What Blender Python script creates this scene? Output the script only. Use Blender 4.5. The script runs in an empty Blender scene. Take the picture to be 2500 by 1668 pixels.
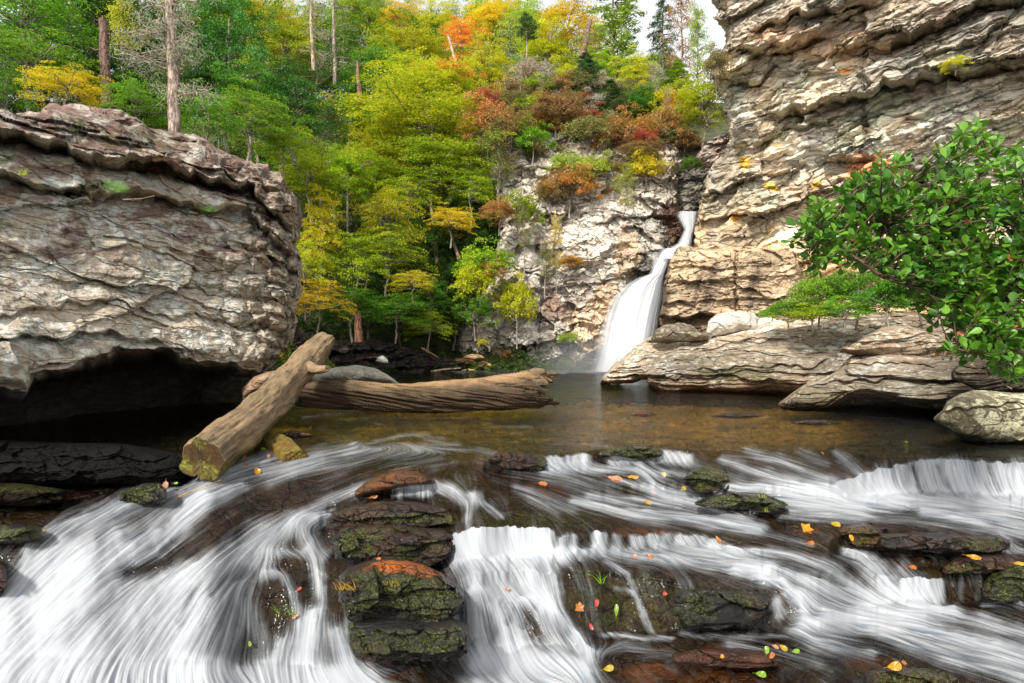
import bpy, math, random
import numpy as np
from mathutils import Vector, Matrix
PI = math.pi
F, CX, HY, CAMH = 1500.0, 1250.0, 834.0, 1.6      # lens in photo pixels, principal point, eye height over the pool
scene = bpy.context.scene
COL = scene.collection
rng = np.random.default_rng(7)
random.seed(7)

def at(px, py, d):
    return Vector(((px - CX) / F * d, d, CAMH - (py - HY) / F * d))
def P3(px, py, d):
    px = np.asarray(px, float); py = np.asarray(py, float); d = np.asarray(d, float)
    return np.stack([(px - CX) / F * d, d + 0 * px, CAMH - (py - HY) / F * d], -1)

# ------------------------------------------------------------------ noise
def _h(ix, iy, iz, seed):
    with np.errstate(over='ignore'):
        h = ix.astype(np.uint32) * np.uint32(374761393) + iy.astype(np.uint32) * np.uint32(668265263) + iz.astype(np.uint32) * np.uint32(2147483647) + np.uint32(seed * 974634777 & 0xffffffff)
        h = (h ^ (h >> np.uint32(13))) * np.uint32(1274126177)
        h = (h ^ (h >> np.uint32(15))) * np.uint32(2246822519)
        return h ^ (h >> np.uint32(16))
def hf(ix, iy=0, iz=0, seed=0):
    ix = np.asarray(ix, np.int64).astype(np.int32); z = np.zeros_like(ix)
    return _h(ix, z + np.asarray(iy).astype(np.int32), z + np.asarray(iz).astype(np.int32), seed) / 4294967295.0
_GA = np.array([math.cos(i * PI / 128) for i in range(256)], np.float32); _GB = np.array([math.sin(i * PI / 128) for i in range(256)], np.float32)
def noise3(x, y, z, seed=0):
    x, y, z = np.broadcast_arrays(np.asarray(x, np.float32), np.asarray(y, np.float32), np.asarray(z, np.float32))
    flat = z.size > 1 and z.flat[0] == z.flat[-1] and float(z.min()) == float(z.max())
    if flat: z = np.floor(z)
    xi, yi, zi = np.floor(x), np.floor(y), np.floor(z)
    fx, fy, fz = x - xi, y - yi, z - zi
    xi, yi, zi = xi.astype(np.int32), yi.astype(np.int32), zi.astype(np.int32)
    u, v, w = [t * t * t * (t * (t * 6 - 15) + 10) for t in (fx, fy, fz)]
    out = 0
    for dx in (0, 1):
        wx = u if dx else 1 - u
        for dy in (0, 1):
            wy = v if dy else 1 - v
            for dz in ((0,) if flat else (0, 1)):
                h = _h(xi + dx, yi + dy, zi + dz, seed)
                i = (h & np.uint32(255)).astype(np.intp); gz = ((h >> np.uint32(8)) & np.uint32(1023)).astype(np.float32) / 511.5 - 1
                g = (_GA[i] * (fx - dx) + _GB[i] * (fy - dy)) * 1.05
                if not flat: g = g + gz * (fz - dz); g = g * (w if dz else 1 - w)
                out = out + wx * wy * g
    return (out * (1.35 if flat else 1.3)).astype(np.float64)
def fbm(x, y, z, oct=4, seed=0, gain=.5, lac=2.03):
    o = 0; a = 1.0; s = 0
    for i in range(oct):
        o = o + a * noise3(x, y, z, seed + i * 17); s += a
        x, y, z = x * lac + 3.1, y * lac + 1.7, z * lac + 5.3; a *= gain
    return o / s
def voro(x, y, seed=0, jit=.9):
    """cells: returns random values of the cell, offset from its centre, and the distance to its border"""
    xi, yi = np.floor(x), np.floor(y)
    f1 = np.full(x.shape, 9.0); f2 = np.full(x.shape, 9.0)
    cx = np.zeros(x.shape); cy = np.zeros(x.shape); ci = np.zeros(x.shape, np.int64); cj = np.zeros(x.shape, np.int64)
    for dx in (-1, 0, 1):
        for dy in (-1, 0, 1):
            I = (xi + dx).astype(np.int64); J = (yi + dy).astype(np.int64)
            qx = I + .5 + jit * (hf(I, J, 1, seed) - .5); qy = J + .5 + jit * (hf(I, J, 2, seed) - .5)
            dd = (x - qx) ** 2 + (y - qy) ** 2
            new = dd < f1
            f2 = np.where(new, f1, np.minimum(f2, dd))
            f1 = np.where(new, dd, f1)
            cx = np.where(new, qx, cx); cy = np.where(new, qy, cy); ci = np.where(new, I, ci); cj = np.where(new, J, cj)
    return ci, cj, x - cx, y - cy, np.sqrt(f2) - np.sqrt(f1)
def facets(x, y, seed=0, tilt=1.0):
    ci, cj, ox, oy, e = voro(x, y, seed)
    r = hf(ci, cj, 3, seed) - .5; gx = hf(ci, cj, 4, seed) - .5; gy = hf(ci, cj, 5, seed) - .5
    return r + tilt * 1.6 * (gx * ox + gy * oy)
def sstep(a, b, x):
    t = np.clip((x - a) / (b - a), 0, 1)
    return t * t * (3 - 2 * t)
def lerpx(pts, x):
    p = sorted(pts); return np.interp(x, [q[0] for q in p], [q[1] for q in p])

# ------------------------------------------------------------------ objects
def tag(o, label=None, cat=None, group=None, kind=None):
    if label: o['label'] = label
    if cat: o['category'] = cat
    if group: o['group'] = group
    if kind: o['kind'] = kind
    return o
def link(o, parent=None):
    COL.objects.link(o)
    if parent: o.parent = parent
    return o
def empty(name, loc=(0, 0, 0)):
    o = bpy.data.objects.new(name, None); o.location = loc; o.empty_display_size = .2
    return link(o)
def mesh_np(name, V, Fq, mat=None, parent=None, smooth=True, attrs=None, uv=None):
    me = bpy.data.meshes.new(name)
    V = np.ascontiguousarray(V, np.float32).reshape(-1, 3); Fq = np.ascontiguousarray(Fq, np.int32)
    k = Fq.shape[1]; n = len(Fq)
    me.vertices.add(len(V)); me.vertices.foreach_set('co', V.ravel())
    me.loops.add(n * k); me.loops.foreach_set('vertex_index', Fq.ravel())
    me.polygons.add(n); me.polygons.foreach_set('loop_start', np.arange(0, n * k, k, dtype=np.int32))
    me.polygons.foreach_set('loop_total', np.full(n, k, np.int32))
    if smooth: me.polygons.foreach_set('use_smooth', np.ones(n, bool))
    for an, av in (attrs or {}).items():
        av = np.asarray(av, np.float32)
        if av.ndim == 1:
            a = me.attributes.new(an, 'FLOAT', 'POINT'); a.data.foreach_set('value', av)
        else:
            if av.shape[1] == 3: av = np.concatenate([av, np.ones((len(av), 1), np.float32)], 1)
            a = me.attributes.new(an, 'FLOAT_COLOR', 'POINT'); a.data.foreach_set('color', av.ravel())
    me.update(calc_edges=True)
    if mat: me.materials.append(mat)
    o = bpy.data.objects.new(name, me)
    return link(o, parent)
def grid_faces(nr, nc, wrap=False):
    i = np.arange(nr - 1)[:, None]; j = np.arange(nc if wrap else nc - 1)[None, :]
    a = i * nc + j; b = i * nc + (j + 1) % nc; c = (i + 1) * nc + (j + 1) % nc; d = (i + 1) * nc + j
    return np.stack([a, d, c, b], -1).reshape(-1, 4)

# ------------------------------------------------------------------ materials
class NT:
    def __init__(s, name):
        s.m = bpy.data.materials.new(name); s.m.use_nodes = True
        s.t = s.m.node_tree; s.t.nodes.clear(); s.out = s.t.nodes.new('ShaderNodeOutputMaterial')
    def n(s, typ, ins=None, **kw):
        nd = s.t.nodes.new('ShaderNode' + typ)
        for k, v in kw.items(): setattr(nd, k, v)
        for k, v in (ins or {}).items():
            sock = nd.inputs[k]
            if isinstance(v, bpy.types.NodeSocket): s.t.links.new(v, sock)
            elif isinstance(v, bpy.types.Node): s.t.links.new(v.outputs[0], sock)
            else:
                if isinstance(v, (tuple, list)) and len(v) == 3 and sock.type == 'RGBA': v = (*v, 1)
                sock.default_value = v
        return nd
    def math(s, op, a, b=0.0, c=0.0, clamp=False):
        nd = s.n('Math', {0: a, 1: b, 2: c}, operation=op); nd.use_clamp = clamp
        return nd.outputs[0]
    def mix(s, fac, a, b, blend='MIX'):
        nd = s.n('Mix', data_type='RGBA', blend_type=blend, clamp_factor=True)
        for i, v in ((0, fac), (6, a), (7, b)):
            if isinstance(v, bpy.types.NodeSocket): s.t.links.new(v, nd.inputs[i])
            elif i == 0: nd.inputs[0].default_value = v
            else: nd.inputs[i].default_value = (*v, 1) if len(v) == 3 else v
        return nd.outputs[2]
    def ramp(s, x, a, b):
        nd = s.n('MapRange', {0: x, 1: a, 2: b, 3: 0.0, 4: 1.0}, interpolation_type='SMOOTHSTEP')
        return nd.outputs[0]
    def coord(s, scale=(1, 1, 1), rot=(0, 0, 0), src=None):
        if src is None: src = s.n('TexCoord').outputs['Object']
        return s.n('Mapping', {'Vector': src, 'Scale': scale, 'Rotation': rot}).outputs[0]
    def noise(s, vec, scale, detail=6, rough=.55, dist=0.0, ntype=None):
        nd = s.n('TexNoise', {'Vector': vec, 'Scale': scale, 'Detail': detail, 'Roughness': rough, 'Distortion': dist})
        return nd.outputs[0]
    def attr(s, name, out='Color'):
        return s.n('Attribute', attribute_name=name).outputs[out]
    def surf(s, sh):
        s.t.links.new(sh.outputs[0] if isinstance(sh, bpy.types.Node) else sh, s.out.inputs[0]); return s.m

def rock_mat(name, c1, c2, streak=(.1, .08, .06), lichen=(.5, .5, .42), lich=.5, dark=(.06, .05, .045), darkamt=.4,
             bed=0.0, ax=4.0, sc=1.0, bump=.6, rough=.85, spec=.25, bscale=1.0, crk=.7, blocky=.35):
    """rock: two body colours, thin bedding streaks, pale lichen blotches, dark specks; the mesh's tint and moss attributes on top"""
    t = NT(name)
    iso = t.coord((sc, sc, sc))
    an = t.coord((sc, sc, sc * ax), (0, bed, 0))
    n1 = t.noise(iso, .8, 5, .6); n2 = t.noise(an, 2.2, 8, .65, .12); n3 = t.noise(iso, 5.0, 9, .72); n4 = t.noise(an, 9.0, 7, .7, .08)
    n5 = t.noise(iso, 17.0, 6, .7); n6 = t.noise(iso, 1.6, 6, .62)
    base = t.mix(t.ramp(n1, .38, .62), c1, c2)
    base = t.mix(t.math('MULTIPLY', t.ramp(n2, .52, .66), .55), base, streak)
    base = t.mix(t.math('MULTIPLY', t.ramp(n4, .53, .68), .6), base, dark)
    lm = t.math('ADD', t.math('MULTIPLY', n3, .6), t.math('MULTIPLY', n6, .4))
    lm = t.ramp(lm, .5 - .09 * (lich - .5) * 2 + .0, .58 - .09 * (lich - .5) * 2)
    base = t.mix(t.math('MULTIPLY', lm, min(1, lich * 1.6)), base, lichen)
    base = t.mix(t.math('MULTIPLY', t.ramp(t.noise(iso, 26.0, 5, .75), .56, .63), min(1, lich * .9)), base, lichen)
    base = t.mix(t.math('MULTIPLY', t.ramp(n5, .57, .66), darkamt), base, dark)
    # joints and hairline cracks
    cs = t.n('VectorMath', {0: t.coord((sc * .55, sc * .55, sc * .55 * ax * .7), (0, bed, 0)), 1: t.n('VectorMath', {0: t.n('TexNoise', {'Vector': iso, 'Scale': 2.6, 'Detail': 5.0}).outputs[1], 1: (.16, .16, .16)}, operation='MULTIPLY')}, operation='ADD').outputs[0]
    v1 = t.n('TexVoronoi', {'Vector': cs, 'Scale': 1.5}, feature='DISTANCE_TO_EDGE').outputs[0]; v2 = t.n('TexVoronoi', {'Vector': cs, 'Scale': 4.6}, feature='DISTANCE_TO_EDGE').outputs[0]
    gate = t.ramp(t.noise(iso, 1.1, 4, .6), .42, .58)
    ck = t.math('MAXIMUM', t.math('SUBTRACT', 1.0, t.ramp(v1, .0, .035)), t.math('MULTIPLY', t.math('SUBTRACT', 1.0, t.ramp(v2, .0, .05)), gate), clamp=True)
    V1 = t.n('TexVoronoi', {'Vector': cs, 'Scale': 1.5}); V2 = t.n('TexVoronoi', {'Vector': cs, 'Scale': 4.6}); V3 = t.n('TexVoronoi', {'Vector': cs, 'Scale': 12.0})
    def r1(v): return t.n('SeparateColor', {0: v.outputs[1]}).outputs[0]
    cr = t.math('ADD', t.math('ADD', t.math('MULTIPLY', r1(V1), .5), t.math('MULTIPLY', r1(V2), .35)), t.math('MULTIPLY', r1(V3), .15))
    base = t.mix(1.0, base, t.n('MapRange', {0: cr, 1: .2, 2: .8, 3: 1 - .42 * blocky, 4: 1 + .25 * blocky}).outputs[0], 'MULTIPLY')
    base = t.mix(t.math('MULTIPLY', ck, crk), base, dark)
    base = t.mix(1.0, base, t.attr('tint'), 'MULTIPLY')
    moss = t.math('MULTIPLY', t.attr('moss', 'Fac'), t.ramp(t.noise(iso, 9.0, 7, .75), .38, .56), clamp=True)
    mcol = t.mix(t.ramp(t.noise(iso, 24, 5, .7), .42, .64), (.012, .018, .004), (.12, .125, .014))
    base = t.mix(moss, base, mcol)
    h = t.math('ADD', t.math('MULTIPLY', n4, .55), t.math('ADD', t.math('MULTIPLY', n5, .25), t.math('MULTIPLY', n3, .5)))
    h = t.math('ADD', h, t.math('MULTIPLY', t.noise(iso, 45, 3, .6), .12))
    h = t.math('MULTIPLY', h, 1 - .6 * blocky); h = t.math('SUBTRACT', h, t.math('MULTIPLY', ck, .4)); h = t.math('ADD', h, t.math('MULTIPLY', cr, 1.6 * blocky))
    b = t.n('Bump', {'Height': h, 'Strength': bump, 'Distance': .07 * bscale})
    bs = t.n('BsdfPrincipled', {'Base Color': base, 'Roughness': rough, 'Normal': b.outputs[0], 'Specular IOR Level': spec})
    return t.surf(bs)

# ------------------------------------------------------------------ rock relief
def bed_coords(X, Y, Z, th, seed, warp=.5, wsc=.35):
    S = X + .55 * Y
    w1 = fbm(S * wsc, Y * wsc, Z * wsc, 3, seed) * warp; w2 = fbm(S * wsc, Y * wsc + 9, Z * wsc, 3, seed + 5) * warp
    a = S * math.cos(th) + Z * math.sin(th) + w1
    b = -S * math.sin(th) + Z * math.cos(th) + w2
    return a, b
def strata(a, b, thick, seed, blk=3.0):
    """protrusion 0..1: each bed steps out towards its lower lip and drops back sharply under it"""
    bb = b / thick + .5 * noise3(b * .7 / thick, 0 * b, 0 * b + .5, seed) + .35 * noise3(a * .35 / thick, b * .2 / thick, 0 * b, seed + 1)
    L = np.floor(bb); t = 1 - (bb - L)
    J = np.floor(a / (thick * blk) + 3 * hf(L.astype(np.int64), 7, 0, seed) + .35 * noise3(b * 2 / thick, a * .3, 0 * a, seed + 2))
    amp = hf(L.astype(np.int64), J.astype(np.int64), 0, seed)
    return (amp * .75 + .25) * np.clip(t, 0, 1) ** .6 * np.clip((1.0 - t) / .08, 0, 1) ** .5 + .6 * amp
def cliff_relief(V, th, seed, s1=1.4, a1=.7, s2=1.5, a2=.4, s3=.5, a3=.13, fine=.03, ax=2.6, thin=.25, athin=.08):
    X, Y, Z = V[..., 0], V[..., 1], V[..., 2]
    a, b = bed_coords(X, Y, Z, th, seed, .14)
    r = a1 * strata(a, b, s1, seed)
    r = r + a2 * facets(a / s2, b / (s2 / ax * 1.3), seed + 3, 1.3)
    r = r + a3 * facets(a / s3, b / (s3 / ax), seed + 4, 1.3)
    r = r + athin * strata(a, b, thin, seed + 8, 5)
    e = voro(a / (s2 * .8), b / (s2 / ax), seed + 9)[4]; r = r - .18 * a2 * np.exp(-(e / .05) ** 2)
    r = r + .4 * a3 * facets(a / (s3 * .4), b / (s3 * .4 / ax), seed + 12)
    r = r + fine * fbm(a * 3, b * 9, Y * 3, 4, seed + 6) * 2
    return r

def push(V, r):
    """move points by r metres towards the camera side (outward from the face)"""
    C = np.array([0, 0, CAMH]); D = V - C
    D[..., 2] *= .55
    D /= np.linalg.norm(D, axis=-1, keepdims=True)
    return V - D * r[..., None]
def solid(name, px, py, d0, T, relief, mat, parent=None, tint=None, moss=None, back=2.0, pw=4.0, jitter=6, seed=0, smooth=False):
    """closed rock: px, py are grids (rows top->bottom); d0 front depth, T half thickness in metres"""
    nr, nc = px.shape
    s = np.linspace(-1, 1, nc)[None, :]; t = np.linspace(-1, 1, nr)[:, None]
    q = np.sqrt(np.clip((1 - np.abs(s) ** (pw * 2)) * (1 - np.abs(t) ** pw), 0, 1))
    e = 1 - q
    V = P3(px, py, d0 + T * e)
    jn = fbm(V[..., 0] * 1.1, V[..., 1] * 1.1, V[..., 2] * 1.6, 4, seed + 50)
    V2 = P3(px + 0 * jn, py + jitter * jn * 2, d0 + T * e)
    V2[..., 0] += jitter / F * d0 * fbm(V[..., 0] * 1.3, V[..., 1], V[..., 2] * 2.3, 4, seed + 51) * 2
    r = relief(V, px, py) * np.clip(q * 1.3 + .15, 0, 1)
    Vf = push(V2, r)
    st = max(1, nr // 24)
    rows = sorted(set(list(range(0, nr, st)) + [nr - 1]))
    # back: coarse rows joined to the rim
    Vb = V2.copy(); Vb[..., 1] += back * T * q * 1.0; kk_ = (Vb[..., 1] / V2[..., 1]); Vb[..., 0] *= kk_ * np.where(V2[..., 0] > 0, 1.02, 1.0); Vb[..., 2] = CAMH + (Vb[..., 2] - CAMH) * kk_ ** .9
    V_all = np.concatenate([Vf.reshape(-1, 3), Vb.reshape(-1, 3)])
    Ff = grid_faces(nr, nc); Fb = grid_faces(nr, nc)[:, ::-1] + nr * nc
    FA = [Ff, Fb]
    def strip(ix):
        ix = np.asarray(ix); return np.stack([ix[:-1], ix[1:], ix[1:] + nr * nc, ix[:-1] + nr * nc], -1)
    FA += [strip(np.arange(nc)), strip(np.arange(nc)[::-1] + (nr - 1) * nc), strip((np.arange(nr) * nc)[::-1]), strip(np.arange(nr) * nc + nc - 1)]
    n = nr * nc
    tc = np.ones((n, 3)) if tint is None else np.asarray(tint(Vf, px, py, r)).reshape(-1, 3)
    mo = np.zeros(n) if moss is None else np.asarray(moss(Vf, px, py, r)).reshape(-1)
    at_ = {'tint': np.concatenate([tc, tc]), 'moss': np.concatenate([mo, mo])}
    return mesh_np(name, V_all, np.concatenate(FA), mat, parent, attrs=at_, smooth=smooth)
def colgrid(xs, top, bot, nr, tpow=1.0):
    """grid between two outlines given as functions of x (lists of points)"""
    yt = lerpx(top, xs); yb = lerpx(bot, xs)
    t = np.linspace(0, 1, nr)[:, None] ** tpow
    return np.broadcast_to(xs[None, :], (nr, len(xs))).copy(), yt[None, :] + (yb - yt)[None, :] * t
def rowgrid(ys, left, right, nc):
    """grid between left and right outlines given as lists of (y, x)"""
    xl = lerpx(left, ys); xr = lerpx(right, ys)
    t = np.linspace(0, 1, nc)[None, :]
    return xl[:, None] + (xr - xl)[:, None] * t, np.broadcast_to(ys[:, None], (len(ys), nc)).copy()
def dense_ends(n, k=.6):
    t = np.linspace(-1, 1, n); return (1 - k) * t + k * np.sin(t * PI / 2)
def crack(px, py, pts, A=.3, w=14, B=.12, wb=40, fade=30, seed=0, jit=5):
    p = sorted(pts); y = lerpx(p, px) + jit * 2 * noise3(px * .03, py * 0 + .3, px * 0, seed)
    dy = py - y
    m = sstep(p[0][0] - fade, p[0][0] + fade, px) if p[0][0] > 5 else 1.0
    m = m * (1 - sstep(p[-1][0] - fade, p[-1][0] + fade, px))
    below = np.where(dy > 0, np.exp(-np.clip(dy, 0, None) / w), np.exp(np.clip(dy, None, 0) / 1.5))
    above = np.where(dy <= 0, np.exp(np.clip(dy, None, 0) / wb), np.exp(-np.clip(dy, 0, None) / 1.5))
    return m * (-A * below + B * above)
# ------------------------------------------------------------------ rock materials
R = math.radians
M_left = rock_mat('left_boulder_stone', (.54, .45, .33), (.36, .30, .22), (.10, .08, .062), (.62, .60, .52), .66, (.03, .022, .019), .6, R(10), 5.0, 1.0, .85, bscale=1.1, crk=.4, blocky=.45)
M_cap = rock_mat('cap_stone', (.15, .11, .10), (.09, .062, .062), (.05, .04, .035), (.46, .46, .42), .3, (.035, .025, .022), .5, R(10), 3.0, 1.3, .8)
M_cliff = rock_mat('cliff_stone', (.70, .58, .42), (.55, .52, .43), (.36, .28, .19), (.70, .66, .55), .4, (.16, .125, .09), .30, R(28), 4.0, .42, .8, bscale=1.6, crk=.75, blocky=1.0)
M_mid = rock_mat('middle_cliff_stone', (.66, .58, .47), (.50, .46, .39), (.30, .22, .17), (.62, .60, .53), .5, (.13, .10, .08), .4, R(5), 1.8, .5, .75, bscale=1.6, blocky=.9)
M_tan = rock_mat('tan_cliff_stone', (.54, .40, .25), (.43, .32, .20), (.15, .10, .07), (.52, .44, .33), .15, (.10, .07, .05), .4, R(3), 4.0, .5, .7, bscale=1.5, blocky=.9)
M_slab = rock_mat('slab_stone', (.29, .225, .155), (.19, .15, .11), (.075, .056, .04), (.50, .48, .40), .5, (.03, .024, .018), .7, R(8), 5.0, .8, .85, bscale=1.1, crk=.4, blocky=.5)
M_lich = rock_mat('lichened_stone', (.16, .135, .075), (.10, .085, .05), (.06, .05, .03), (.50, .47, .31), .66, (.05, .045, .02), .5, R(5), 2.0, 1.6, .6, crk=.12, blocky=.1)
M_pale = rock_mat('pale_stone', (.50, .47, .42), (.40, .37, .31), (.25, .22, .18), (.62, .61, .56), .6, (.09, .08, .07), .5, R(5), 2.0, .9, .7, crk=.2, blocky=.1)
M_dark = rock_mat('dark_bank_stone', (.085, .058, .045), (.05, .035, .032), (.03, .022, .02), (.26, .23, .19), .2, (.012, .01, .01), .5, R(4), 4.0, .8, .9, rough=.5, spec=.4, bscale=1.5)
M_wet = rock_mat('wet_moss_stone', (.036, .024, .014), (.014, .011, .009), (.009, .008, .006), (.07, .055, .035), .12, (.005, .004, .003), .6, R(3), 3.0, 2.0, 1.0, rough=.16, spec=.6, bscale=1.0)

M_black = rock_mat('shade_painted_wet_stone', (.007, .0055, .0045), (.004, .0035, .003), (.003, .003, .002), (.012, .01, .008), .1, (.002, .002, .0015), .5, R(3), 3.0, 2.0, .8, rough=.6, spec=.10)  # wet stone made near-black: the shade under the boulder is in the colour
N3 = np.array
def col(*c): return np.array(c, float)
def blend(base, m, c):
    return base * (1 - m[..., None]) + np.asarray(c) * m[..., None]
def blob(px, py, cx, cy, rx, ry, seed=1, n=.5, ang=0):
    dx, dy = px - cx, py - cy
    c, s = math.cos(ang), math.sin(ang); u = (dx * c + dy * s) / rx; v = (-dx * s + dy * c) / ry
    r = np.sqrt(u * u + v * v) + n * 1.6 * fbm(px / max(rx, 12) * 1.7, py / max(ry, 12) * 1.7, px * 0 + seed, 4, seed)
    return 1 - sstep(.75, 1.05, r)

# ------------------------------------------------------------------ great left boulder
LB_H = [(-400, 1000), (0, 950), (51, 955), (72, 915), (150, 895), (235, 862), (306, 842), (409, 848), (440, 872), (560, 868), (600, 898), (640, 908), (700, 908), (760, 915)]
LB_CR = [  # cracks traced on the face: points, recess, width, bulge above, its width
    ([(-400, 330), (0, 342), (68, 360), (163, 369), (170, 391), (191, 404), (245, 411), (375, 413), (443, 434), (606, 462), (647, 500), (690, 560)], .75, 15, .30, 45),
    ([(-400, 440), (0, 432), (119, 462), (238, 474), (327, 470), (443, 498), (504, 510), (596, 522), (647, 558), (715, 632)], .38, 14, .22, 40),
    ([(60, 325), (130, 335), (200, 352), (300, 372), (400, 385), (440, 425)], .22, 12, .15, 22),
    ([(0, 498), (90, 510), (180, 525), (300, 530)], .06, 6, .03, 20),
    ([(240, 612), (317, 607), (402, 614), (500, 640), (580, 690)], .12, 8, .06, 26),
    ([(280, 560), (420, 545), (540, 575), (640, 640)], .07, 6, .03, 25),
    ([(-300, 600), (0, 612), (110, 618)], .08, 6, .03, 25),
    ([(300, 690), (480, 700), (600, 740)], .08, 6, .03, 25),
    ([(-200, 780), (0, 784), (157, 736), (306, 746), (392, 767), (511, 784), (690, 806)], .20, 10, .07, 26),
    ([(-400, 842), (0, 838), (48, 827), (211, 818), (296, 821), (375, 831), (409, 846), (470, 880)], .40, 20, .12, 25),
    ([(420, 655), (540, 665), (640, 715)], .09, 7, .04, 25)]
def left_relief(V, px, py):
    X, Y, Z = V[..., 0], V[..., 1], V[..., 2]
    a, b = bed_coords(X, Y, Z, R(-9), 31, .3, .3)
    r = .35 * fbm(X * .45, Y * .45, Z * .7, 3, 4) + .45 * facets(a / 2.6, b / 1.3, 27, 1.3) * (1 - .5 * sstep(420, 700, px)) + .20 * facets(a / 2.0, b / .40, 28, 1.2)
    yb = lerpx(LB_CR[0][0], px) + 6 * noise3(px * .03, 0 * px, 0 * px, 0); yc = lerpx(LB_CR[1][0], px) + 6 * noise3(px * .03, 0 * px, 0 * px, 1)
    r = r + .80 * (1 - sstep(-4, 6, py - yb)) + .35 * (1 - sstep(-4, 6, py - yc))
    edge = sstep(420, 700, px)                       # knobbly weathered right flank
    cell = voro(a / .55, b / .42, 9)
    r = r + edge * (.34 * np.clip(cell[4], 0, .5) * 2) + edge * .45 * fbm(X * 1.6, Y * 1.6, Z * 2.0, 4, 12)
    r = r + .018 * strata(a, b, .16, 21, 9) + .07 * facets(a / 2.2, b / .8, 23) * (1 - edge) + .04 * facets(a / .9, b / .11, 25)
    r = r + .075 * fbm(a * .5, b * 6, Y, 5, 6, .6) + .035 * fbm(X * 6, Y * 6, Z * 8, 5, 16, .6)
    for i, (p, A, w, B, wb) in enumerate(LB_CR):
        r = r + crack(px, py, p, A, w, B, wb, 40, i)
    und = lerpx(LB_H, px) + 4 * noise3(px * .03, py * 0, px * 0, 3)
    r = r * (1 - .7 * sstep(-25, 0, py - und)) - 4.2 * sstep(0, 55, py - und) - .5 * sstep(0, 6, py - und) * 1.0
    return r
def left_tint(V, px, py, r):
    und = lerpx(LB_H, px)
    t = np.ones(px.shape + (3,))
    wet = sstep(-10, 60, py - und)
    t = blend(t, wet, (.09, .07, .06))               # damp stone, with the shade of the hollow painted into its tint
    capy = lerpx(LB_CR[0][0], px)
    cap = 1 - sstep(-14, 4, py - capy)
    cap = cap * (.45 + .55 * sstep(.35, .6, .5 + fbm(px * .02, py * .03, px * 0, 4, 77)))
    t = blend(t, cap, (.34, .25, .24))
    red = sstep(.07, .22, fbm(px * .009, py * .022, px * 0, 5, 78)) * (1 - sstep(600, 720, py))
    t = blend(t, red * .8, (.45, .33, .31))
    fl = sstep(560, 700, px + .15 * (py - 500))
    t = blend(t, fl * .7, (.62, .55, .48))
    return t
def left_moss(V, px, py, r):
    m = blob(px, py, 170, 472, 60, 12, 2) + blob(px, py, 235, 458, 26, 12, 3) + blob(px, py, 195, 338, 26, 22, 4) + blob(px, py, 5, 400, 40, 15, 5)
    m = m + .8 * blob(px, py, 190, 494, 50, 8, 6) + .7 * blob(px, py, 435, 520, 26, 7, 7) + .5 * blob(px, py, 340, 360, 130, 30, 8) + .5 * blob(px, py, 0, 548, 30, 14, 9)
    return np.clip(m, 0, 1)
xs = -420 + (738 + 420) * (dense_ends(900, .55) * .5 + .5)
px, py = colgrid(xs, [(-420, 262), (0, 285), (45, 292), (110, 285), (125, 269), (170, 266), (210, 272), (290, 276), (335, 295), (375, 325), (440, 328), (490, 342), (520, 362), (560, 388), (610, 400), (648, 404), (656, 424), (692, 430), (703, 452), (722, 500), (732, 520), (738, 600)],
                 [(-420, 1190), (0, 1190), (300, 1150), (480, 1080), (600, 1000), (660, 935), (700, 890), (722, 800), (738, 640)], 620)
px = px + sstep(560, 735, px) * np.interp(py, [400, 430, 470, 520, 560, 600, 640, 700, 745, 790, 830, 870, 920], [0, -6, -10, 2, -4, -18, -4, 4, -14, 0, -16, -30, -50])
d0 = 7.5 + 6.7 * np.clip((px + 100) / 835, 0, None) ** 1.2 + .0042 * np.clip(900 - py, 0, None) * (1 + .3 * np.clip(px / 700, 0, 1))
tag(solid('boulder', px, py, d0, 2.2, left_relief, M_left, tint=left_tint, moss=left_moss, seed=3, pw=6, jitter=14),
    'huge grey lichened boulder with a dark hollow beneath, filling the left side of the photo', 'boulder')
# the low wet shelf rock under the boulder, far left
def shelf_relief(V, px, py):
    a, b = bed_coords(V[..., 0], V[..., 1], V[..., 2], R(-2), 41, .2, .5)
    return .35 * strata(a, b, .16, 44, 5) + .12 * facets(a / .6, b / .15, 45) + .03 * fbm(a * 6, b * 14, b, 3, 3)

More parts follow.
